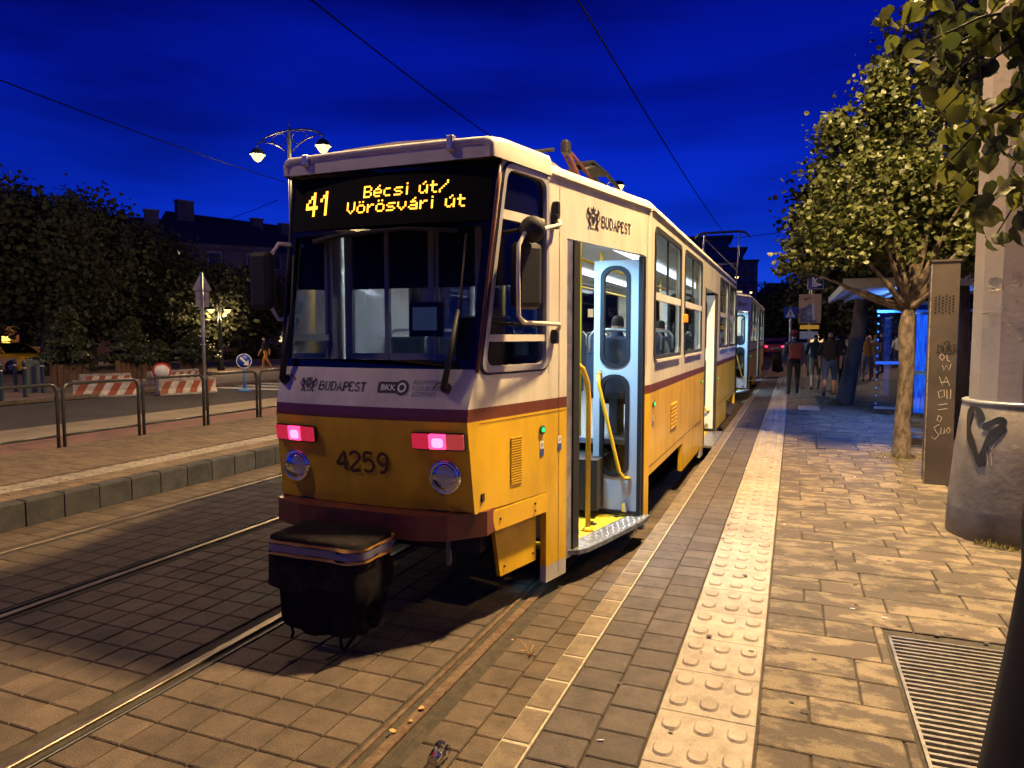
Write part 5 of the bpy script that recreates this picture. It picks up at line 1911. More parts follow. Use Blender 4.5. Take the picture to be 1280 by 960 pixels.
# shelter
sh = thing('glass_shelter', (1.55, 12.0, 0), 'glass tram shelter lit deep blue from its advertising panel', 'shelter')
SW, SD = 1.9, 4.2
for x, y in ((.05, .1), (.05, SD), (SW, .1), (SW, SD)):
    MB().box((x, y, 1.15), (.07, .07, 2.3)).build('post', M['steel'], sh) if x > 1 else None
rf = MB().plate([(-.85, -.1), (SW + .2, -.1), (SW + .2, SD + .5), (-.85, SD + .5)], [], .05, lambda a, c, d: (a, c, 2.36 + .10 * (a + .85) / 3 + d)).build('roof', M['shelterroof'], sh)
for k in range(5):
    x = -.85 + .62 * k
    MB().box((x + .3, SD / 2 + .2, 2.33 + .10 * (x + 1.15) / 3), (.05, SD + .6, .05)).build('roof_rib', M['shelterroof'], rf)
MB().box((-.85, SD / 2 + .2, 2.36), (.05, SD + .62, .12)).build('fascia', M['shelterroof'], rf)
MB().box((.5, -.12, 2.40), (2.75, .05, .14)).build('fascia', M['shelterroof'], rf)


def glass_screen(x0, x1, y, z0, z1):
    g = MB().box(((x0 + x1) / 2, y, (z0 + z1) / 2), (x1 - x0, .012, z1 - z0)).build('glass_screen', M['sglass'], sh)
    MB().box(((x0 + x1) / 2, y, z1), (x1 - x0, .05, .05)).build('rail', M['shelterblue'], g)
    MB().box(((x0 + x1) / 2, y, z0), (x1 - x0, .05, .05)).build('rail', M['galv'], g)
    MB().box(((x0 + x1) / 2, y, 1.06), (x1 - x0, .05, .06)).build('rail', M['shelterblue'], g)
    b = MB()
    for k in range(12):
        z = z0 + (z1 - z0) * (k + .5) / 12
        b.lathe([(.020, -.01), (.020, .01)], 10, (x0 + .03, y, z), 'y')
    b.build('glass_dots', M['shelterblue'], g)


glass_screen(.02, SW, SD, .14, 2.1)
glass_screen(.05, .52, .10, .14, 2.1)
for k in range(3):
    y0 = .15 + k * 1.36
    MB().box((SW, y0 + .66, 1.15), (.012, 1.30, 2.0)).build('glass_back', M['sglass'], sh)
pn = MB().cbox((.52, 2.6, 1.10), (.24, 1.2, 1.85), .02, rz=0).build('light_panel', M['steel'], sh)
MB().box((.395, 2.6, 1.12), (.012, 1.1, 1.70)).build('panel_face', M['bluelight'], pn)
MB().box((.52, 1.995, 1.12), (.20, .012, 1.70)).build('panel_face', M['bluelight'], pn)
bn = MB().box((SW - .75, 2.0, .46), (.36, 2.6, .035)).build('bench', M['galv'], sh)
for y in (1.0, 3.0):
    MB().tube([(SW - .75, y, .44), (SW - .72, y, .0)], .03, 8).build('bench_leg', M['galv'], bn)
MB().box((SW - .50, 2.0, .85), (.03, 2.6, .08)).build('bench_rail', M['galv'], bn)
MB().box((.95, .0, .04), (1.9, .22, .08)).build('plinth', M['kerb'], sh)
for y in (.7, 2.4, 3.9):
    light('shelter_light', 'AREA', (.1, y, 2.28), 48, (.10, .26, 1.0), sh, shape='RECTANGLE', size=1.2, size_y=.5)

canopy_fill = light('shelter_light', 'AREA', (.35, 2.4, 1.98), 70, (.10, .28, 1.0), sh, shape='RECTANGLE', size=.3, size_y=1.6)  # added uplight without a fixture, turns the canopy underside blue
canopy_fill.rotation_euler = (math.pi, 0, 0)

# signs and stop furniture further along
ip = on_z(1010, 470, 0)
st_ = thing('stop_board', (ip[0], ip[1], 0), 'tram stop post carrying a cream poster and timetable boards', 'stop sign')
MB().tube([(0, 0, 0), (0, 0, 4.0)], .05, 10).build('post', M['galv'], st_)
po = MB().cbox((0, -.06, 2.66), (.82, .06, 1.14), .01).build('poster_panel', mat('poster_cream', (.62, .47, .26), .5), st_)
MB().plate([(-.33, 2.16), (.24, 2.14), (.12, 2.92), (-.30, 2.66)], [], .004, lambda a, c, d: (a, -.094 - d, c)).build('poster_picture', mat('poster_picture', (.05, .10, .30), .4, col2=(.45, .48, .5), scale=5), po)
MB().plate([(.10, 2.2), (.20, 2.2), (.14, 2.9), (.06, 2.9)], [], .004, lambda a, c, d: (a, -.100 - d, c)).build('poster_figure', M['signwhite'], po)
link_mesh('poster_text', text_mesh('BKK', .13, lambda a, c, d: (-.22 + a, -.096, 2.98 + c + a * .25), bold=.003), M['print'], po)
MB().box((0, -.05, 1.94), (.70, .05, .16)).build('line_board', mat('yellow_board', (.75, .45, .05), .5, emit=(1, .5, .05), estr=.25), st_)
MB().box((-.02, -.05, 1.62), (.66, .05, .30)).build('line_board', M['signwhite'], st_)
MB().box((-.02, -.05, 1.10), (.66, .05, .44)).build('timetable', M['signwhite'], st_)
sg_ = MB().cbox((.18, 0, 3.72), (.58, .04, .58), .01).build('sign_plate', M['signwhite'], st_)
MB().plate([(-.09, 3.45), (.45, 3.45), (.45, 3.99), (-.09, 3.99)], [[(-.03, 3.51), (.39, 3.51), (.39, 3.93), (-.03, 3.93)]], .006, lambda a, c, d: (a, -.024 - d, c)).build('sign_border', M['signblue'], sg_)

cp = on_z(986, 470, 0)
cs_ = thing('crossing_sign', (cp[0], cp[1], 0), 'blue square pedestrian crossing sign on a pole', 'road sign')
MB().tube([(0, 0, 0), (0, 0, 2.75)], .035, 8).build('post', M['galv'], cs_)
pl = MB().box((0, -.04, 2.5), (.50, .03, .44)).build('sign_plate', M['signblue'], cs_)
MB().plate([(-.19, 2.33), (.19, 2.33), (0, 2.68)], [], .004, lambda a, c, d: (a, -.057 - d, c)).build('sign_triangle', M['signwhite'], pl)
b = MB()
PT = lambda a, c, d: (a, -.064 + d, c)
b.stroke([(-.05, 2.36), (.0, 2.46), (.05, 2.36)], .022, PT)
b.stroke([(0, 2.45), (.0, 2.54)], .035, PT)
b.stroke([(-.04, 2.47), (.0, 2.53), (.045, 2.46)], .016, PT)
b.plate([(.018 * math.cos(t), 2.575 + .018 * math.sin(t)) for t in np.linspace(0, 6.28, 9)[:-1]], [], 0, lambda a, c, d: (a, -.066, c))
b.build('walking_figure', M['print'], pl)

tb = on_z(972, 466, 0)
t = thing('litter_bin', (tb[0], tb[1], 0), 'dark litter bin at the end of the platform', 'bin')
MB().lathe([(.20, .05), (.24, .1), (.25, .80), (.22, .85), (.18, .80)], 16).build('drum', M['steel'], t)
MB().lathe([(.05, 0), (.05, .1)], 10).build('foot', M['steel'], t)
MB().lathe([(.26, .95), (.20, 1.02), (.0, 1.06)], 16).build('hood', M['steel'], t)
for s in (-1, 1):
    MB().box((s * .22, 0, .9), (.03, .04, .16)).build('bracket', M['steel'], t)
# access cover and paving patch
t = thing('access_cover', (.35, 17.0, .001), 'pale rectangular access cover in the paving near the walkers', 'manhole cover')
MB().slab(-.22, .22, -.5, .5, -.02, .006, .004).build('plate', M['tactile'], t)
MB().plate([(-.26, -.54), (.26, -.54), (.26, .54), (-.26, .54)], [[(-.23, -.51), (.23, -.51), (.23, .51), (-.23, .51)]], .01, lambda a, c, d: (a, c, .004 - d)).build('frame', M['steel'], t)
t = thing('access_cover', (.62, 11.6, .001), 'dark rectangular access cover beside the young linden', 'manhole cover')
MB().slab(-.24, .24, -.6, .6, -.02, .005, .004).build('plate', M['darkpaver'], t)
MB().plate([(-.28, -.64), (.28, -.64), (.28, .64), (-.28, .64)], [[(-.25, -.61), (.25, -.61), (.25, .61), (-.25, .61)]], .01, lambda a, c, d: (a, c, .005 - d)).build('frame', M['steel'], t)


def tuft(cx, cy, r0, r1, n, h, seed, z=0.0, arc=(0, 2 * math.pi)):
    rs_ = np.random.RandomState(seed)
    a = rs_.uniform(arc[0], arc[1], n)
    r = rs_.uniform(r0, r1, n)
    base = np.stack([cx + r * np.cos(a), cy + r * np.sin(a), np.full(n, z)], 1)
    d = rs_.normal(size=(n, 3)) * .5
    d[:, 2] = np.abs(d[:, 2]) + .6
    d /= np.linalg.norm(d, axis=1)[:, None]
    hh = h * rs_.uniform(.4, 1.2, n)[:, None]
    w = np.stack([-d[:, 1], d[:, 0], np.zeros(n)], 1) * .006 + 1e-4
    v = np.stack([base - w, base + w, base + d * hh], 1).reshape(-1, 3)
    q = np.arange(n)[:, None] * 3 + np.array([[0, 1, 2]])
    return v, q


vs, qs, off = [], [], 0
aa = math.atan2(-PY, -PX)
for args in ((PX, PY, .47, .53, 500, .07, 1, 0, (aa - .5, aa + 1.1)), (1.40, 10.6, .12, .42, 700, .06, 2), (1.15, 18.2, .3, .55, 400, .08, 3), (PX, PY, .50, .62, 160, .035, 4, 0, (aa - .4, aa + 1.0))):
    v, q = tuft(*args)
    vs.append(v)
    qs.append(q + off)
    off += len(v)
o = link_mesh('weeds', np_mesh('weeds', np.concatenate(vs), np.concatenate(qs)), M['grass'])
tag(o, 'dry weeds growing around the mast foot and tree pits', 'weeds', kind='stuff')
# trodden gum and cigarette ends on the platform
rs = np.random.RandomState(91)
g_, c_e = MB(), MB()
for k in range(230):
    x, y = rs.uniform(-.9, 2.4), 2.3 + 9 * rs.rand() ** 1.5
    z = .0135 if -.5 < x < -.1 else .0035
    r_ = rs.uniform(.006, .017)
    if .45 < x < 1.65 and 2.6 < y < 4.3:
        continue
    if k % 12:
        g_.add([(x + r_ * (1 + .3 * rs.rand()) * math.cos(a), y + r_ * (1 + .3 * rs.rand()) * math.sin(a), z) for a in np.linspace(0, 6.283, 9)[:-1]], [tuple(range(8))])
    else:
        a = rs.uniform(0, 3.14)
        c_e.tube([(x, y, z + .003), (x + .028 * math.cos(a), y + .028 * math.sin(a), z + .003)], .0036, 6)
tag(g_.build('gum_spots', M['darkpaver'], platform), kind='stuff')
tag(c_e.build('cigarette_ends', M['signwhite'], platform), kind='stuff')
# small litter on the rails
rs = np.random.RandomState(6)
for k, (u, v, s) in enumerate(((490, 915, .035), (530, 884, .03), (512, 900, .02), (640, 800, .015), (652, 813, .012))):
    p = on_z(u, v, -.235)
    o = link_mesh('fallen_leaf', heartleaf(), M['dryleaf'], None, p, rs.uniform(0, 6))
    o.scale = (s, s, s)
    o.rotation_euler = (rs.uniform(-.3, .3), rs.uniform(-.3, .3), rs.uniform(0, 6))
    tag(o, 'small dry leaf lying in the rusty rail groove', 'leaf', 'dry leaves on the rail')
p = on_z(547, 952, -.245)
t = thing('plastic_cup', p, 'crumpled clear plastic cup lying beside the rusty rail', 'cup')
vs = []
for j in range(6):
    for i in range(14):
        a = 2 * math.pi * i / 14
        r = (.028 + .010 * j / 5) * (1 + .16 * math.sin(3 * a + j) * (j > 1))
        vs.append((r * math.cos(a), -.05 + .10 * j / 5, .034 + r * math.sin(a) * .8))
MB().add(vs, [(j * 14 + i, j * 14 + (i + 1) % 14, (j + 1) * 14 + (i + 1) % 14, (j + 1) * 14 + i) for j in range(5) for i in range(14)] + [tuple(range(14))], False).build('cup_wall', M['clearplastic'], t)
MB().tube([(.038 * math.cos(a), .051, .034 + .031 * math.sin(a)) for a in np.linspace(0, 6.283, 15)[:-1]], .003, 5, closed=True).build('rim', M['clearplastic'], t)
p = on_z(662, 822, -.25)
t = thing('dry_weed', p, 'small dry weed growing out of the track paving', 'weed')
b = MB()
for a, l in ((.3, .09), (1.5, .07), (2.6, .10), (4.0, .08), (5.2, .06)):
    b.tube([(0, 0, 0), (l * .4 * math.cos(a), l * .4 * math.sin(a), l * .6), (l * .9 * math.cos(a), l * .9 * math.sin(a), l * .75)], [.003, .0025, .001], 5)
b.build('stem', M['dryleaf'], t)

# ================================================================== across the tracks
FX = -9.82
proto = None
for k in range(6):
    y0 = 5.74 + 1.36 * k
    lab = 'black tubular railing panel on the side platform'
    if proto is None:
        proto = thing('railing_panel', (FX, y0, 0), lab, 'railing', 'black railing panels on the side platform')
        w = 1.27
        pts = [(0, 0, -.02), (0, 0, .80), (0, .03, .88), (0, .10, .915), (0, w - .10, .915), (0, w - .03, .88), (0, w, .80), (0, w, -.02)]
        MB().tube(pts, .025, 10).build('frame', M['fence'], proto)
        MB().tube([(0, 0, .17), (0, w, .17)], .018, 8).build('lower_bar', M['fence'], proto)
    else:
        c = copy_tree(proto)
        c.location.y = y0

p = on_z(257, 513, -.10)
t = thing('traffic_sign', p, 'back of a triangular road sign on a tall grey pole', 'road sign', None, facing(p))
hz = lambda v: (513 - v) / (513 - 419) * 1.72
MB().tube([(0, 0, 0), (0, 0, hz(342))], .035, 10).build('post', M['galv'], t)
D = hz(0) / 513
zc = hz(352)
MB().plate(round_poly([(-.21, hz(364)), (.21, hz(364)), (0, hz(339))], .05, 3), [], .012, lambda a, c, d: (a, .04 + d, c)).build('triangle_plate', M['signback'], t)
MB().plate([(-.14, hz(384)), (.14, hz(384)), (.14, hz(365)), (-.14, hz(365))], [], .012, lambda a, c, d: (a, .04 + d, c)).build('square_plate', M['signback'], t)
for v in (361, 373):
    MB().box((0, .01, hz(v)), (.16, .06, .03)).build('clamp', M['galv'], t)
p = on_z(306, 489, -.15)
t = thing('keep_right_sign', p, 'round blue sign with white arrow on a blue and white post', 'road sign', None, facing(p))
k_ = 1.77 / (489 - 419)
zc = (489 - 451) * k_
MB().tube([(0, 0, 0), (0, 0, zc)], .045, 10).build('post', M['shelterblue'], t)
MB().lathe([(.22, 0), (.20, .06), (.06, .10)], 16).build('foot', M['shelterblue'], t)
d_ = MB().lathe([(.235, .0), (.235, -.02), (.0, -.022)], 28, (0, -.05, zc), 'y').build('sign_disc', M['signblue'], t)
AT = lambda a, c, d: (a, -.074 + d, c)
b = MB()
b.stroke([(-.11, zc + .11), (.07, zc - .07)], .06, AT)
b.plate([(.14, zc - .14), (-.03, zc - .13), (.13, zc + .03)], [], 0, lambda a, c, d: (a, -.076, c))
b.build('arrow', M['signwhite'], d_)
b = MB().plate([(.232 * math.cos(a), zc + .232 * math.sin(a)) for a in np.linspace(0, 6.283, 33)[:-1]], [[(.212 * math.cos(a), zc + .212 * math.sin(a)) for a in np.linspace(0, 6.283, 33)[:-1]]], 0, lambda a, c, d: (a, -.075, c))
b.build('sign_border', M['signwhite'], d_)


def barrier(p, q, label, h=.47):
    p, q = np.array(p), np.array(q)
    c = (p + q) / 2
    L = float(np.linalg.norm((q - p)[:2]))
    rz = math.atan2(q[1] - p[1], q[0] - p[0])
    t = thing('road_barrier', (c[0], c[1], -.14), label, 'barrier', 'striped concrete road barriers', rz)
    prf = [(-.24, 0), (.24, 0), (.22, .06), (.12, .18), (.10, h), (-.10, h), (-.12, .18), (-.22, .06)]
    MB().plate(prf, [], L, lambda a, c_, d: (-L / 2 + d, a, c_)).build('block', M['barrier'], t)
    fz = lambda z: -.24 + .02 * z / .06 if z < .06 else (-.22 + .10 * (z - .06) / .12 if z < .18 else -.12 + .02 * (z - .18) / (h - .18))
    n = int(L / .19)
    for k in range(n):
        x0 = -L / 2 + L * k / n
        w = L / n
        z0, z1 = .05, .40
        rows_ = [z0, .10, .18, .29, z1]
        vs = []
        for z in rows_:
            sh_ = (z - z0) * .55
            a0, a1 = min(L / 2, x0 + sh_), min(L / 2, x0 + w + sh_)
            vs += [(a0, fz(z) - .006, z), (a1, fz(z) - .006, z)]
        MB().add(vs, [(2 * i, 2 * i + 1, 2 * i + 3, 2 * i + 2) for i in range(4)]).build('stripe', M['barred' if k % 2 == 0 else 'barwhite'], t)
    return t


barrier(on_z(92, 497, -.14), on_z(175, 494, -.14), 'striped concrete barrier beside the planter with the bushy conifer')
barrier(on_z(197, 494, -.14), on_z(268, 490, -.14), 'worn striped concrete barrier below the round no-entry sign')
barrier(on_z(100, 486, -.14), on_z(163, 483, -.14), 'pale dirty barrier standing behind the striped one')
barrier(on_z(187, 481, -.14), on_z(246, 476, -.14), 'striped barrier between the round no-entry sign and the planters')

p = on_z(203, 482, -.13)
t = thing('no_entry_sign', p, 'round white sign with a red rim above the barrier', 'road sign', None, facing(p))
k_ = 1.75 / (482 - 419)
zc = (482 - 464) * k_
MB().tube([(0, 0, 0), (0, 0, zc)], .035, 8).build('post', M['galv'], t)
d_ = MB().lathe([(.30, 0), (.30, -.02), (0, -.021)], 28, (0, -.05, zc), 'y').build('sign_disc', M['signred'], t)
MB().lathe([(.235, -.021), (.235, -.026), (0, -.027)], 28, (0, -.05, zc), 'y').build('sign_face', M['signwhite'], d_)


def conifer(u, v, topv, seed, label, w=1.0):
    p = on_z(u, v, -.13)
    t = thing('conifer_planter', p, label, 'planter', 'conifers in wooden planters', facing(p))
    k = 1.75 / (v - 419)
    H_ = (v - topv) * k
    s = .55
    for i in range(6):
        for face in range(4):
            a = face * math.pi / 2
            x = -s + (i + .5) * 2 * s / 6
            cx, cy = x * math.cos(a) + s * math.sin(a), x * math.sin(a) - s * math.cos(a)
            MB().box((cx, cy, .38), (2 * s / 6 - .02, .05, .76), a).build('board', M['planter'], t)
    MB().box((0, 0, .66), (2 * s - .06, 2 * s - .06, .06)).build('soil', M['joint'], t)
    MB().tube([(0, 0, .6), (0, 0, H_ - .1)], [.06, .015], 8).build('stem', M['barkdark'], t)
    rs_ = np.random.RandomState(seed)
    n = 5200
    zz = rs_.uniform(0, 1, n) ** 1.25
    lay_ = .75 + .25 * np.sin(zz * 26 + seed)
    r = (1 - zz) ** .8 * .95 * w * lay_ * rs_.uniform(.35, 1, n) ** .5 + .05
    a = rs_.uniform(0, 6.283, n)
    lob = 1 + .28 * np.sin(3 * a + zz * 9 + seed)
    P = np.stack([r * lob * np.cos(a), r * lob * np.sin(a), .72 + zz * (H_ - .8) - r * .12], 1)
    o = leaf_cloud('foliage', M['needle'], t, P, .15, seed, droop=.1)
    o['kind'] = 'stuff'


conifer(88, 482, 383, 3, 'conifer in a wooden planter next to the taxi', .95)
conifer(165, 473, 396, 4, 'slim conifer in a wooden planter behind the barriers', 1.1)
conifer(242, 466, 415, 5, 'bushy conifer in a wooden planter by the no-entry sign', 1.35)
conifer(198, 466, 425, 6, 'low conifer in a wooden planter between two taller ones', 1.0)

for u, v, lab in ((2, 502, 'x'), (32, 496, 'x'), (54, 491, 'x'), (20, 489, 'x')):
    p = on_z(u, v, -.13)
    t = thing('bollard', p, 'slim blue-grey bollard at the kerb of the plaza', 'bollard', 'bollards along the plaza kerb')
    MB().lathe([(.07, 0), (.06, .04), (.05, .9), (.06, .92), (.06, 1.0), (.0, 1.04)], 14).build('post', mat('bollard_paint', (.03, .055, .075), .4), t)
    MB().lathe([(.063, .78), (.063, .84)], 14).build('band', M['galv'], t)
p = on_z(46, 490, -.13)
t = thing('litter_bin', p, 'leaning grey-green litter bin beside the bollards', 'bin', None, facing(p))
gm = mat('bin_green', (.13, .16, .12), .6)
MB().plate([(-.24, .0), (.20, .0), (.12, .85), (-.02, .98), (-.22, .95)], [], .42, lambda a, c, d: (a, d - .21, c)).build('body', gm, t)
MB().plate([(-.24, .95), (.14, .84), (.16, .90), (-.22, 1.02)], [], .46, lambda a, c, d: (a, d - .23, c)).build('lid', gm, t)
p = on_z(117, 452, -.13)
t = thing('traffic_sign', p, 'back of a small square sign standing among the planters', 'road sign', None, facing(p))
k_ = 1.75 / (452 - 419)
MB().tube([(0, 0, 0), (0, 0, (452 - 397) * k_)], .05, 8).build('post', M['galv'], t)
MB().box((0, -.06, (452 - 405) * k_), (.80, .03, .85)).build('sign_plate', M['signback'], t)


# ---- taxi
def car(p, rz, paint, label, cat='car', group=None, taxi=False, lit=False):
    t = thing('parked_car' if not taxi else 'taxi', p, label, cat, group, rz)
    # (x, half width, sill, belt)
    stn = [(2.12, .62, .30, .52), (2.02, .78, .22, .70), (1.6, .86, .20, .84), (.95, .89, .18, .95), (0, .90, .18, .98), (-1.1, .90, .18, 1.0), (-1.75, .87, .22, 1.02), (-2.05, .80, .30, .98), (-2.12, .72, .36, .90)]
    vs = []
    for x, w, z0, z1 in stn:
        zm = (z0 + z1) / 2
        row = [(-w * .92, z0), (-w, z0 + .12), (-w, zm), (-w * .97, z1 - .04), (-w * .86, z1), (0, z1 + .02)]
        row += [(-a, c) for a, c in reversed(row[:-1])]
        vs += [(x, a, c) for a, c in row]
    k = 11
    fs = [(j * k + i, j * k + i + 1, (j + 1) * k + i + 1, (j + 1) * k + i) for j in range(len(stn) - 1) for i in range(k - 1)]
    MB().add(vs, fs + [tuple(range(k)), tuple(range(8 * k, 9 * k))], True).build('body', paint, t)
    gs = [(1.05, .80, .94, .95), (.45, .70, .95, 1.36), (-.2, .66, .97, 1.46), (-.9, .66, .98, 1.45), (-1.5, .70, .99, 1.28), (-1.85, .74, 1.0, 1.03)]
    vs = []
    for x, w, z0, z1 in gs:
        vs += [(x, -.84, z0), (x, -w, z1), (x, w, z1), (x, .84, z0)]
    fs = [(j * 4 + i, j * 4 + i + 1, (j + 1) * 4 + i + 1, (j + 1) * 4 + i) for j in range(5) for i in range(3)]
    MB().add(vs, fs, False).build('glasshouse', M['black'], t)
    vs = []
    for x, w, z0, z1 in gs[1:5]:
        vs += [(x, -w - .01, z1 - .03), (x, -w * .9, z1 + .02), (x, 0, z1 + .035), (x, w * .9, z1 + .02), (x, w + .01, z1 - .03)]
    MB().add(vs, [(j * 5 + i, j * 5 + i + 1, (j + 1) * 5 + i + 1, (j + 1) * 5 + i) for j in range(3) for i in range(4)], True).build('roof', paint, t)
    for x in (.45, -.55, -1.5):
        for s in (-1, 1):
            z1 = 1.0 if x > .4 else 1.0
            MB().tube([(x + (.5 if x > .4 else 0), s * .85, .96), (x, s * .70, 1.38 if x != -.55 else 1.46)], .03, 6).build('pillar', paint, t)
    for x in (1.32, -1.30):
        for s in (-1, 1):
            w_ = MB().lathe([(.18, -.10), (.30, -.10), (.325, -.06), (.325, .06), (.30, .10), (.18, .10)], 22, (x, s * .80, .325), 'y').build('wheel', M['rubber'], t)
            MB().lathe([(.0, .09), (.08, .105), (.17, .085), (.20, .06)] if s > 0 else [(.20, -.06), (.17, -.085), (.08, -.105), (.0, -.09)], 16, (x, s * .80, .325), 'y').build('rim', M['alu'], w_)
    for s in (-1, 1):
        MB().cbox((2.00, s * .58, .66), (.22, .34, .15), .04).build('headlight', M['lens'], t)
        MB().cbox((-2.06, s * .62, .80), (.12, .26, .20), .03).build('tail_light', M['tailon' if lit else 'tail'], t)
        MB().cbox((.78, s * .98, 1.0), (.12, .18, .12), .03).build('wing_mirror', paint, t)
    MB().cbox((2.10, 0, .62), (.06, .80, .10), .02).build('grille', M['rubber'], t)
    MB().cbox((2.12, 0, .36), (.06, 1.1, .12), .02).build('bumper', M['rubber'], t)
    if taxi:
        s_ = MB().cbox((-.1, 0, 1.60), (.16, .70, .20), .03).build('roof_sign', mat('taxi_sign', (.8, .7, .2), .4, emit=(1, .75, .15), estr=2.2), t)
        link_mesh('sign_text', text_mesh('TAXI', .16, lambda a, c, d: (-.01, -.26 + a * 1.1, 1.545 + c), bold=.003), M['print'], s_)
    return t


tp = on_z(36, 467, -.13)
txp = mat('taxi_yellow', (.66, .40, .02), .25, coat=.5)
f_ = facing(tp)
rzt = f_ - R(48)
car((tp[0] - 1.32 * math.cos(rzt), tp[1] - 1.32 * math.sin(rzt), -.13), rzt, txp, 'yellow taxi with a lit roof sign parked by the planters', 'taxi', taxi=True)
for u, v, d, c_, lab in ((228, 436, 66, (.05, .055, .06), 'dark car parked under the trees beyond the barriers'), (135, 432, 70, (.25, .25, .26), 'pale car parked in front of the lit shops')):
    p = at_dist(u, 419, d)
    car((p[0], p[1], -.13), facing(p), mat('car_paint', c_, .25, coat=.5), lab)
for u, d, col, lab in ((969, 66, (.25, .03, .03), 'red car waiting at the far crossing'), (955 + 26, 84, (.3, .3, .32), 'grey car with lit tail lights far down the road')):
    p = at_dist(u, 419, d)
    car((p[0], p[1], -.14), R(90), mat('car_paint', col, .3, coat=.4), lab, lit=True)

# ---- park furniture
p = on_z(281, 451, -.13)
bx_ = thing('park_bench', p, 'park bench with a seated person in front of the hedge', 'bench', None, facing(p))
for k in range(3):
    MB().box((0, -.05 + .13 * k, .46), (1.7, .10, .035)).build('slat', M['planter'], bx_)
for k in range(2):
    MB().box((0, .30 + .03 * k, .66 + .16 * k), (1.7, .03, .11)).build('slat', M['planter'], bx_)
for s in (-.7, .7):
    MB().tube([(s, -.1, 0), (s, -.08, .44), (s, .28, .44), (s, .34, .9)], .025, 6).build('leg', M['lampiron'], bx_)
rs = np.random.RandomState(21)
hp_ = []
for u in np.arange(150, 345, 1.2):
    p = at_dist(u, 419, 56)
    for k in range(26):
        hp_.append((p[0] + rs.normal() * .5, p[1] + rs.normal() * .5, -.1 + abs(rs.normal()) * .55))
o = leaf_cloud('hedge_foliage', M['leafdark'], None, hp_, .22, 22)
tag(o, 'low dark hedge behind the park bench', 'hedge', kind='stuff')

# ================================================================== buildings
M['stucco'] = mat('dark_stucco', (.20, .165, .13), .9, col2=(.14, .115, .09), scale=.6)
M['ochre'] = mat('ochre_stucco', (.48, .27, .12), .9, col2=(.36, .20, .09), scale=.7)
M['roofing'] = mat('dark_roof_tiles', (.055, .040, .034), .9, col2=(.04, .03, .026), scale=2)
M['pane'] = mat('dark_window_pane', (.018, .02, .024), .12)
M['panelit'] = emis('lit_window_pane', (1.0, .72, .38), 1.1)
M['shoplit'] = emis('lit_shop_window', (.75, .95, 1.0), 1.6)
M['shopwarm'] = emis('warm_shop_window', (1.0, .62, .25), 1.2)
M['stone'] = mat('pale_trim', (.42, .33, .23), .85)


def building(p, rz, w, d, h, floors, cols, wall, label, roof=1.8, lit=(), shops=(), chim=(), trim=None, z0=0.0, win=(1.1, 1.7), name='town_house'):
    t = thing(name, (p[0], p[1], -.14), label, 'building', 'town houses round the square', rz)
    MB().box((0, d / 2, h / 2), (w, d, h)).build('wall', wall, t)
    rf_ = MB()
    if roof > 0:
        vs = [(-w / 2 - .3, -.4, h), (w / 2 + .3, -.4, h), (w / 2 + .3, d + .4, h), (-w / 2 - .3, d + .4, h), (-w / 2, d / 2, h + roof), (w / 2, d / 2, h + roof)]
        rf_.add(vs, [(0, 1, 5, 4), (2, 3, 4, 5), (1, 2, 5), (3, 0, 4), (0, 3, 2, 1)])
    else:
        rf_.box((0, d / 2, h + .15), (w + .5, d + .5, .3))
    rf_ = rf_.build('roof', M['roofing'], t)
    for x, ch, cw in chim:
        c_ = MB().box((x, d * .35, h + roof * .5 + ch / 2), (cw, .9, ch + roof * .5)).build('chimney', wall, rf_)
        MB().box((x, d * .35, h + roof * .75 + ch + .06), (cw + .2, 1.1, .14)).build('chimney_cap', M['stone'], rf_)
    MB().box((0, -.12, h - .25), (w + .1, .28, .45)).build('cornice', trim or wall, t)
    fh = (h - z0) / floors
    ww, wh = min(win[0], w / cols * .6), min(win[1], fh * .58)
    fr_me = MB().plate([(-ww / 2 - .14, -.14), (ww / 2 + .14, -.14), (ww / 2 + .14, wh + .2), (-ww / 2 - .14, wh + .2)], [[(-ww / 2, 0), (ww / 2, 0), (ww / 2, wh), (-ww / 2, wh)]], .12, lambda a, c, dd: (a, -.12 + dd, c)).mesh('window')
    pn_me = MB().box((0, -.02, wh / 2), (ww, .03, wh)).box((0, -.05, wh / 2), (.06, .05, wh)).box((0, -.05, wh * .62), (ww, .05, .06)).mesh('pane')
    fr_me.materials.append(trim or M['stone'])
    pn_d, pn_l = pn_me.copy(), pn_me.copy()
    pn_d.materials.append(M['pane'])
    pn_l.materials.append(M['panelit'])
    for f in range(floors):
        for c in range(cols):
            x = -w / 2 + (c + .5) * w / cols
            z = z0 + f * fh + fh * .28
            if f == 0 and shops:
                mk = shops[c % len(shops)]
                o = MB().plate([(-w / cols * .42, .3), (w / cols * .42, .3), (w / cols * .42, fh * .8), (-w / cols * .42, fh * .8)], [], .06, lambda a, cc, dd: (a + x, -.06 + dd, cc)).build('shop_front', M['stone'], t)
                MB().box((x, -.08, .3 + fh * .25), (w / cols * .70, .03, fh * .42)).build('pane', M[mk] if mk else M['pane'], o)
                continue
            o = link_mesh('window', fr_me, None, t, (x, 0, z))
            link_mesh('pane', pn_l if (f, c) in lit else pn_d, None, o)
    return t


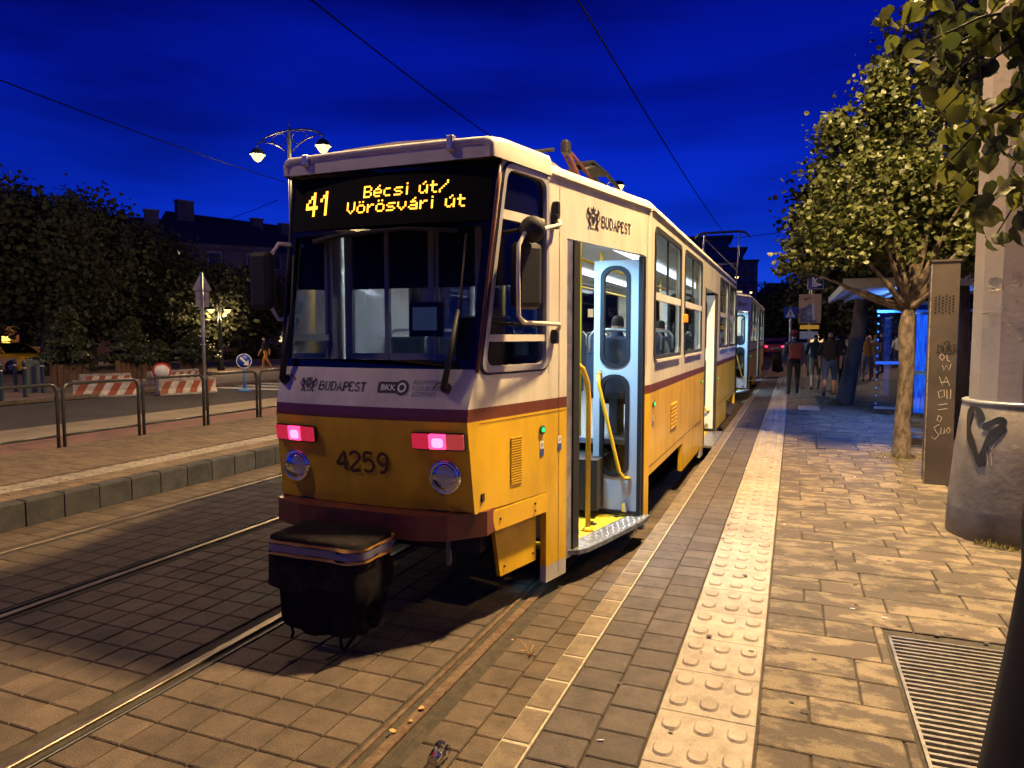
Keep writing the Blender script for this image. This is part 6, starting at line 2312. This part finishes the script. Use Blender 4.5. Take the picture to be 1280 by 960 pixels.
p = at_dist(-70, 419, 52)
building(p, facing(p) + .12, 17.5, 10, 7.6, 2, 6, M['ochre'], 'ochre house lit orange by street light at the edge of the grove', 1.4, lit=((1, 5),), trim=M['stone'])
p = at_dist(318, 419, 96)
building(p, facing(p) + .5, 16, 12, 12.5, 4, 5, M['stucco'], 'dark house with a bare gable wall and tall chimneys above the trees', 4.5, lit=(), chim=((-6.5, 2.2, 2.0), (3, 1.2, 1.4), (7, 1.0, 1.2)))
p = at_dist(235, 419, 99)
building(p, facing(p), 15, 12, 12.5, 4, 5, M['stucco'], 'dark house with low chimneys behind the grove', 2.0, lit=((1, 2),), chim=((-4, 1.2, 1.2), (1.5, 1.0, 1.6), (5, 1.3, 1.2)))
p = at_dist(110, 419, 78)
building(p, facing(p), 34, 12, 11, 3, 9, M['stucco'], 'long house with brightly lit shop windows behind the planters', 3, lit=((1, 3), (1, 4), (2, 6)), shops=('shoplit', None, 'shopwarm', None, 'shoplit', 'shopwarm', None, 'shopwarm', None), chim=((-9, 1.2, 1.4), (6, 1.2, 1.3)))
p = at_dist(300, 419, 84)
building(p, facing(p), 26, 6, 3.6, 1, 8, M['ochre'], 'low pavilion with a pale lit wall beyond the hedge', .8, lit=((0, 1), (0, 2), (0, 5)), win=(1.6, 1.3))
for u, d, w_, h_, lab in ((430, 100, 26, 12, 'dark house hidden behind the tram cab'), (570, 125, 30, 13, 'dark house row hidden behind the tram'), (700, 150, 34, 13, 'dark house hidden behind the tram roof')):
    p = at_dist(u, 419, d)
    building(p, facing(p), w_, 12, h_, 3, 8, M['stucco'], lab, 2.5, lit=((0, 2), (1, 5)))
# terraced office block above the far end of the tram
p = at_dist(868, 419, 150)
ob = building(p, facing(p), 24, 16, 16.5, 6, 10, M['stucco'], 'dark stepped office block above the trailing tram car', 0, lit=((2, 7), (3, 8), (1, 9)), win=(1.9, 1.6), name='office_block')
for k, (w_, z_) in enumerate(((21, 16.8), (17.5, 19.4))):
    MB().box((-1.2 - k, 8, z_ + 1.2), (w_, 12 - 2 * k, 2.4)).build('terrace_storey', M['pane'], ob)
    MB().box((-1.2 - k, 8, z_ + 2.5), (w_ + 1.6, 13.5 - 2 * k, .45)).build('terrace_slab', M['stucco'], ob)
for u, d, w_, h_, n_ in ((1035, 190, 30, 12, 9), (1150, 130, 34, 11, 10), (1230, 110, 30, 10, 8), (925, 260, 40, 14, 10)):
    p = at_dist(u, 419, d)
    building(p, facing(p), w_, 12, h_, 3, n_, M['stucco'], {1035: 'dark house closing the far end of the street', 1150: 'dark house with lit shops behind the crowd', 1230: 'dark house behind the lamp mast', 925: 'dark house row at the horizon beyond the trams'}[u], 3,
             lit=((1, 2), (0, 4), (2, 6)), shops=('shopwarm', None, 'shopwarm', 'shoplit', None) if u == 1150 else ())

# ================================================================== people
M['skin'] = mat('skin', (.42, .24, .16), .55)


def person(loc, rz, h, cols, label, pose='walk', stout=1.0, group=None, shorts=False, sleeves=True, bald=False):
    """one continuous body grown on a joint skeleton; clothing colours follow the limbs"""
    t = thing('person', loc, label, 'person', group, rz)
    s = h / 1.75
    J, E = [], []

    def j(x, y, z, r, par=None, lab='top'):
        J.append(((x, y, z), r))
        if par is not None:
            E.append((par, len(J) - 1, lab))
        return len(J) - 1
    sit = pose == 'sit'
    hz_ = .52 if sit else .93
    lean = .06 if pose == 'walk' else 0
    pel = j(0, 0, hz_, .135 * stout, None)
    bel = j(0, lean * .3, hz_ + .17, .135 * stout, pel, 'top')
    che = j(0, lean * .7, hz_ + .37, .145 * (1 + .5 * (stout - 1)), bel, 'top')
    nb = j(0, lean, hz_ + .53, .075, che, 'top')
    ne = j(0, lean + .015, hz_ + .60, .056, nb, 'skin')
    he = j(0, lean + .035, hz_ + .68, .085, ne, 'skin')
    ht = j(0, lean + .025, hz_ + .765, .080, he, 'hair')
    no = j(0, lean + .125, hz_ + .675, .016, he, 'skin')
    for sg in (-1, 1):
        sw = sg * (.16 if pose == 'walk' else .03)
        sh_ = j(sg * .185 * (1 + .4 * (stout - 1)), lean * .8, hz_ + .48, .068, che, 'top')
        el = j(sg * .25 * (1 + .3 * (stout - 1)), -.06 - sw * .6 + lean, hz_ + .20, .048, sh_, 'top' if sleeves else 'skin')
        if sit:
            wr = j(sg * .17, .24, hz_ + .12, .034, el, 'top' if sleeves == 2 else 'skin')
            ha = j(sg * .13, .33, hz_ + .11, .036, wr, 'skin')
        else:
            wr = j(sg * .265, .02 - sw + lean, hz_ - .04, .034, el, 'top' if sleeves == 2 else 'skin')
            ha = j(sg * .265, .05 - sw * 1.1 + lean, hz_ - .12, .036, wr, 'skin')
        f1 = j(sg * .262, .055 - sw * 1.15 + lean if not sit else .40, hz_ - .19 if not sit else hz_ + .09, .020, ha, 'skin')
        th_ = j(sg * .235, .075 - sw * 1.1 + lean if not sit else .36, hz_ - .145 if not sit else hz_ + .14, .013, ha, 'skin')
        st_r = sg * (.20 if pose == 'walk' else .02)
        hi = j(sg * .098, 0, hz_ - .04, .098 * stout, pel, 'bot')
        if sit:
            kn_ = j(sg * .11, .44, hz_ - .02, .068, hi, 'bot')
            an = j(sg * .11, .46, .09, .045, kn_, 'bot')
            to = j(sg * .12, .62, .045, .040, an, 'shoe')
        else:
            kn_ = j(sg * .105, .04 + st_r * .75, .50, .068, hi, 'bot')
            ca = j(sg * .105, st_r * 1.0 - .03, .33, .060, kn_, 'skin' if shorts else 'bot')
            an = j(sg * .105, st_r * 1.35 - (.06 if st_r < 0 else 0), .095 + (.05 if st_r < -.1 else 0), .042, ca, 'skin' if shorts else 'bot')
            to = j(sg * .115, st_r * 1.35 + .15, .045, .040, an, 'shoe')
    me = bpy.data.meshes.new('body')
    me.from_pydata([Vector(p) for p, _ in J], [(a, b_) for a, b_, _ in E], [])
    o = bpy.data.objects.new('body', me)
    COL.objects.link(o)
    md = o.modifiers.new('skin', 'SKIN')
    for i, (p, r) in enumerate(J):
        flat = .78 if i in (pel, bel, che) else 1.0
        me.skin_vertices[0].data[i].radius = (r, r * flat)
        me.skin_vertices[0].data[i].use_root = (i == 0)
    sb = o.modifiers.new('sub', 'SUBSURF')
    sb.levels = sb.render_levels = 2
    dg = bpy.context.evaluated_depsgraph_get()
    dg.update()
    m2 = bpy.data.meshes.new_from_object(o.evaluated_get(dg))
    bpy.data.objects.remove(o)
    slots = ['skin', 'top', 'bot', 'shoe', 'hair']
    m2.materials.clear()
    for k in slots:
        m2.materials.append(M['skin'] if k == 'skin' else cols.get(k, M['print']))
    SA = np.array([J[a][0] for a, b_, _ in E])
    SB = np.array([J[b_][0] for a, b_, _ in E])
    SR = np.array([(J[a][1] + J[b_][1]) / 2 for a, b_, _ in E])
    labs_ = [l for _, _, l in E]
    for f in m2.polygons:
        c = np.array(f.center)
        d = SB - SA
        tt = np.clip(((c - SA) * d).sum(1) / np.maximum(1e-9, (d * d).sum(1)), 0, 1)
        q = np.linalg.norm(c - (SA + d * tt[:, None]), axis=1) - SR
        l = labs_[int(np.argmin(q))]
        if l in ('skin', 'hair') and c[2] > hz_ + .62:
            back = c[1] < lean + .05
            l = 'hair' if (c[2] > hz_ + .755 or (back and c[2] > hz_ + .655)) and not bald else 'skin'
        if l == 'top' and c[2] < hz_ + .03 and abs(c[0]) < .2:
            l = 'bot'
        f.material_index = slots.index(l)
        f.use_smooth = True
    for v in m2.vertices:
        v.co = v.co * s
    link_mesh('body', m2, None, t)
    return t


def cloth(name, c, c2=None):
    return mat(name, c, .85, col2=c2 or tuple(x * .7 for x in c), scale=12)


navy, blackc, khaki = cloth('navy_cloth', (.035, .050, .11)), cloth('black_cloth', (.009, .009, .010)), cloth('khaki_cloth', (.20, .16, .10))
blue, white, redc = cloth('blue_denim', (.05, .085, .20)), cloth('white_cloth', (.55, .52, .47)), cloth('red_cloth', (.13, .02, .022))
orange, grey, beige = cloth('orange_cloth', (.55, .24, .05)), cloth('grey_cloth', (.22, .21, .20)), cloth('beige_cloth', (.40, .31, .22))
hairdk, hairgr, shoe, tan = cloth('dark_hair', (.02, .014, .01)), cloth('grey_hair', (.20, .18, .16)), cloth('dark_shoe', (.02, .018, .018)), cloth('tan_shoe', (.25, .17, .10))

pm = on_z(991, 494, 0)
m1 = person((pm[0], pm[1], 0), 0, 1.74, dict(top=navy, bot=blackc, shoe=shoe, hair=redc), 'walker in navy jacket and dark red cap carrying a red backpack', sleeves=2)
cp_ = MB().lathe([(.108, 1.60), (.110, 1.66), (.095, 1.72), (.05, 1.755), (.0, 1.762)], 18, (0, .085, .01)).build('cap', redc, m1)
MB().plate([(-.085, .17), (.085, .17), (.06, .27), (-.06, .27)], [], .012, lambda a, c, d: (a, c, 1.615 + d)).build('cap_peak', redc, cp_)
bp = thing('backpack', (pm[0] + .04, pm[1] - .17, .98), 'dark red backpack on the walker in the navy jacket', 'backpack')
MB().cbox((0, -.02, .20), (.34, .20, .46), .08).build('pack', redc, bp)
MB().cbox((0, -.13, .12), (.25, .08, .22), .035).build('pocket', redc, bp)
for s in (-1, 1):
    MB().tube([(s * .11, .06, .40), (s * .14, .14, .46), (s * .15, .26, .40)], .016, 6).build('strap', blackc, bp)
pm = on_z(1036, 496, 0)
person((pm[0], pm[1], 0), -.12, 1.75, dict(top=blackc, bot=blue, shoe=shoe, hair=hairgr), 'stout walker in black shirt and blue shorts', stout=1.38, shorts=True, sleeves=True)
pm = on_z(1019, 490, 0)
person((pm[0] + .0, pm[1] + .5, 0), .05, 1.70, dict(top=blackc, bot=khaki, shoe=shoe, hair=hairdk), 'walker in black shirt and khaki shorts beside the stout one', stout=1.1, shorts=True)
pm = on_z(1047, 489, 0)
person((pm[0], pm[1] + .6, 0), 0, 1.68, dict(top=blackc, bot=blackc, shoe=shoe, hair=hairdk), 'walker all in black half hidden behind the stout one')
far_people = [(1071, 474, white, beige, 'white shirt and beige trousers'), (1083, 477, orange, grey, 'orange top and grey skirt beside the glass'), (1093, 474, beige, grey, 'beige top and grey trousers by the shelter'),
              (1077, 470, redc, white, 'red top and white trousers in the crowd'), (1102, 468, grey, blackc, 'grey top and black trousers in the crowd'), (1162, 466, grey, navy, 'grey shirt and navy shorts beyond the shelter'),
              (1120, 460, white, navy, 'white shirt and navy trousers far off'), (1088, 460, navy, beige, 'navy top and beige trousers far off'), (1060, 458, beige, navy, 'beige top and navy trousers far off')]
for i, (u, v, tp_, bt, lab) in enumerate(far_people):
    pm = on_z(u, v, 0)
    person((pm[0], pm[1], 0), [.3, 3.0, .1, 2.8, 1.2, 3.1, .4, 2.2, .9][i], 1.62 + .03 * (i % 5), dict(top=tp_, bot=bt, shoe=shoe, hair=[hairdk, hairgr, tan][i % 3]), 'person in ' + lab, pose='walk' if i % 2 else 'stand', shorts=i == 5)
pm = on_z(333, 463, -.13)
person((pm[0], pm[1], -.13), facing(pm) + 1.2, 1.70, dict(top=blackc, bot=orange, shoe=tan, hair=tan), 'walker in black top and orange trousers near the blue arrow sign')
pm = on_z(280, 450.5, -.13)
person((pm[0], pm[1], -.13), facing(pm) + math.pi, 1.7, dict(top=white, bot=blackc, shoe=shoe, hair=hairdk), 'person in a white shirt sitting on the park bench', pose='sit')
lc = person((.765, 2.30, 0), 1.24, 1.72, dict(top=blackc, bot=blackc, shoe=shoe, hair=hairdk), 'person in a long black coat standing by the floor grate', pose='stand', sleeves=2)
MB().lathe([(.150, 1.36), (.165, 1.1), (.160, .98), (.190, .72), (.235, .40), (.268, .14), (.262, .135), (.22, .4)], 22).build('long_coat', blackc, lc)
for i, (x, y, tp_, hr, lab) in enumerate(((.92, 4.62, white, hairdk, 'dark-haired passenger in white shirt seated by the first tram window'), (.92, 3.02, navy, hairdk, 'dark-haired passenger in navy seated behind the open door'), (-.92, 4.02, navy, hairdk, 'passenger in navy seated on the far side of the tram'), (.92, 5.42, blackc, hairdk, 'passenger in black seated by the second tram window'))):
    person((XC + x, YF + y - .02, ZB + .88 - .07), 0.0, 1.72, dict(top=tp_, bot=blackc, shoe=shoe, hair=hr), lab, pose='sit')

# ================================================================== overhead wires
def wire(name, pts, r, label):
    P = [Vector(p) for p in pts]
    out = []
    for a, c in zip(P, P[1:]):
        L = (c - a).length
        n = 10
        for k in range(n):
            t = k / n
            out.append(a.lerp(c, t) - Vector((0, 0, .006 * L * 4 * t * (1 - t))))
    out.append(P[-1])
    return tag(MB().tube(out, r, 6).build(name, M['wire'], None), label, 'wire')


wire('contact_wire', [(-2.50, -12, 5.62), (-2.50, 8.5, 5.62), (-2.50, 27.4, 5.41), (-2.5, 60, 5.5), (-2.4, 120, 5.5)], .011, 'overhead contact wire above the track of the tram')
wire('contact_wire', [(-5.6, -12, 5.7), (-5.6, 7.5, 5.72), (-5.6, 12.8, 5.50), (-5.6, 60, 5.5), (-5.4, 120, 5.5)], .011, 'overhead contact wire above the empty track')
wire('span_wire', [at_dist(-120, 62, 13), at_dist(0, 100, 15), at_dist(345, 224, 24), at_dist(420, 246, 29)], .012, 'span wire crossing the sky from the twin lamp')
wire('span_wire', [at_dist(190, 303, 60), at_dist(348, 250, 34)], .016, 'thin wire running from the house roofs to the tram')
wire('span_wire', [at_dist(780, 320, 48), at_dist(873, 302, 50), at_dist(980, 290, 52)], .02, 'span wire above the trailing tram car')
wire('span_wire', [at_dist(860, 356, 80), at_dist(945, 353, 80), at_dist(1010, 355, 80)], .03, 'far span wire carried by the catenary posts')
for u, top, d, lab in ((873, 297, 50, 'dark catenary post rising behind the leading tram car'), (956, 352, 80, 'pale catenary post beyond the trailing tram car'), (974, 372, 120, 'slim catenary post far down the line')):
    p = at_dist(u, top, d)
    t = thing('catenary_post', (p[0], p[1], -.2), lab, 'post', 'catenary posts along the line')
    MB().lathe([(.16, 0), (.14, 2), (.10, p[2] + .2), (.0, p[2] + .3)], 12).build('post', M['lampiron'], t)
    MB().tube([(-1.6 * (d / 80), 0, p[2] - .1), (1.6 * (d / 80), 0, p[2] - .02)], .05, 6).build('bracket', M['lampiron'], t)
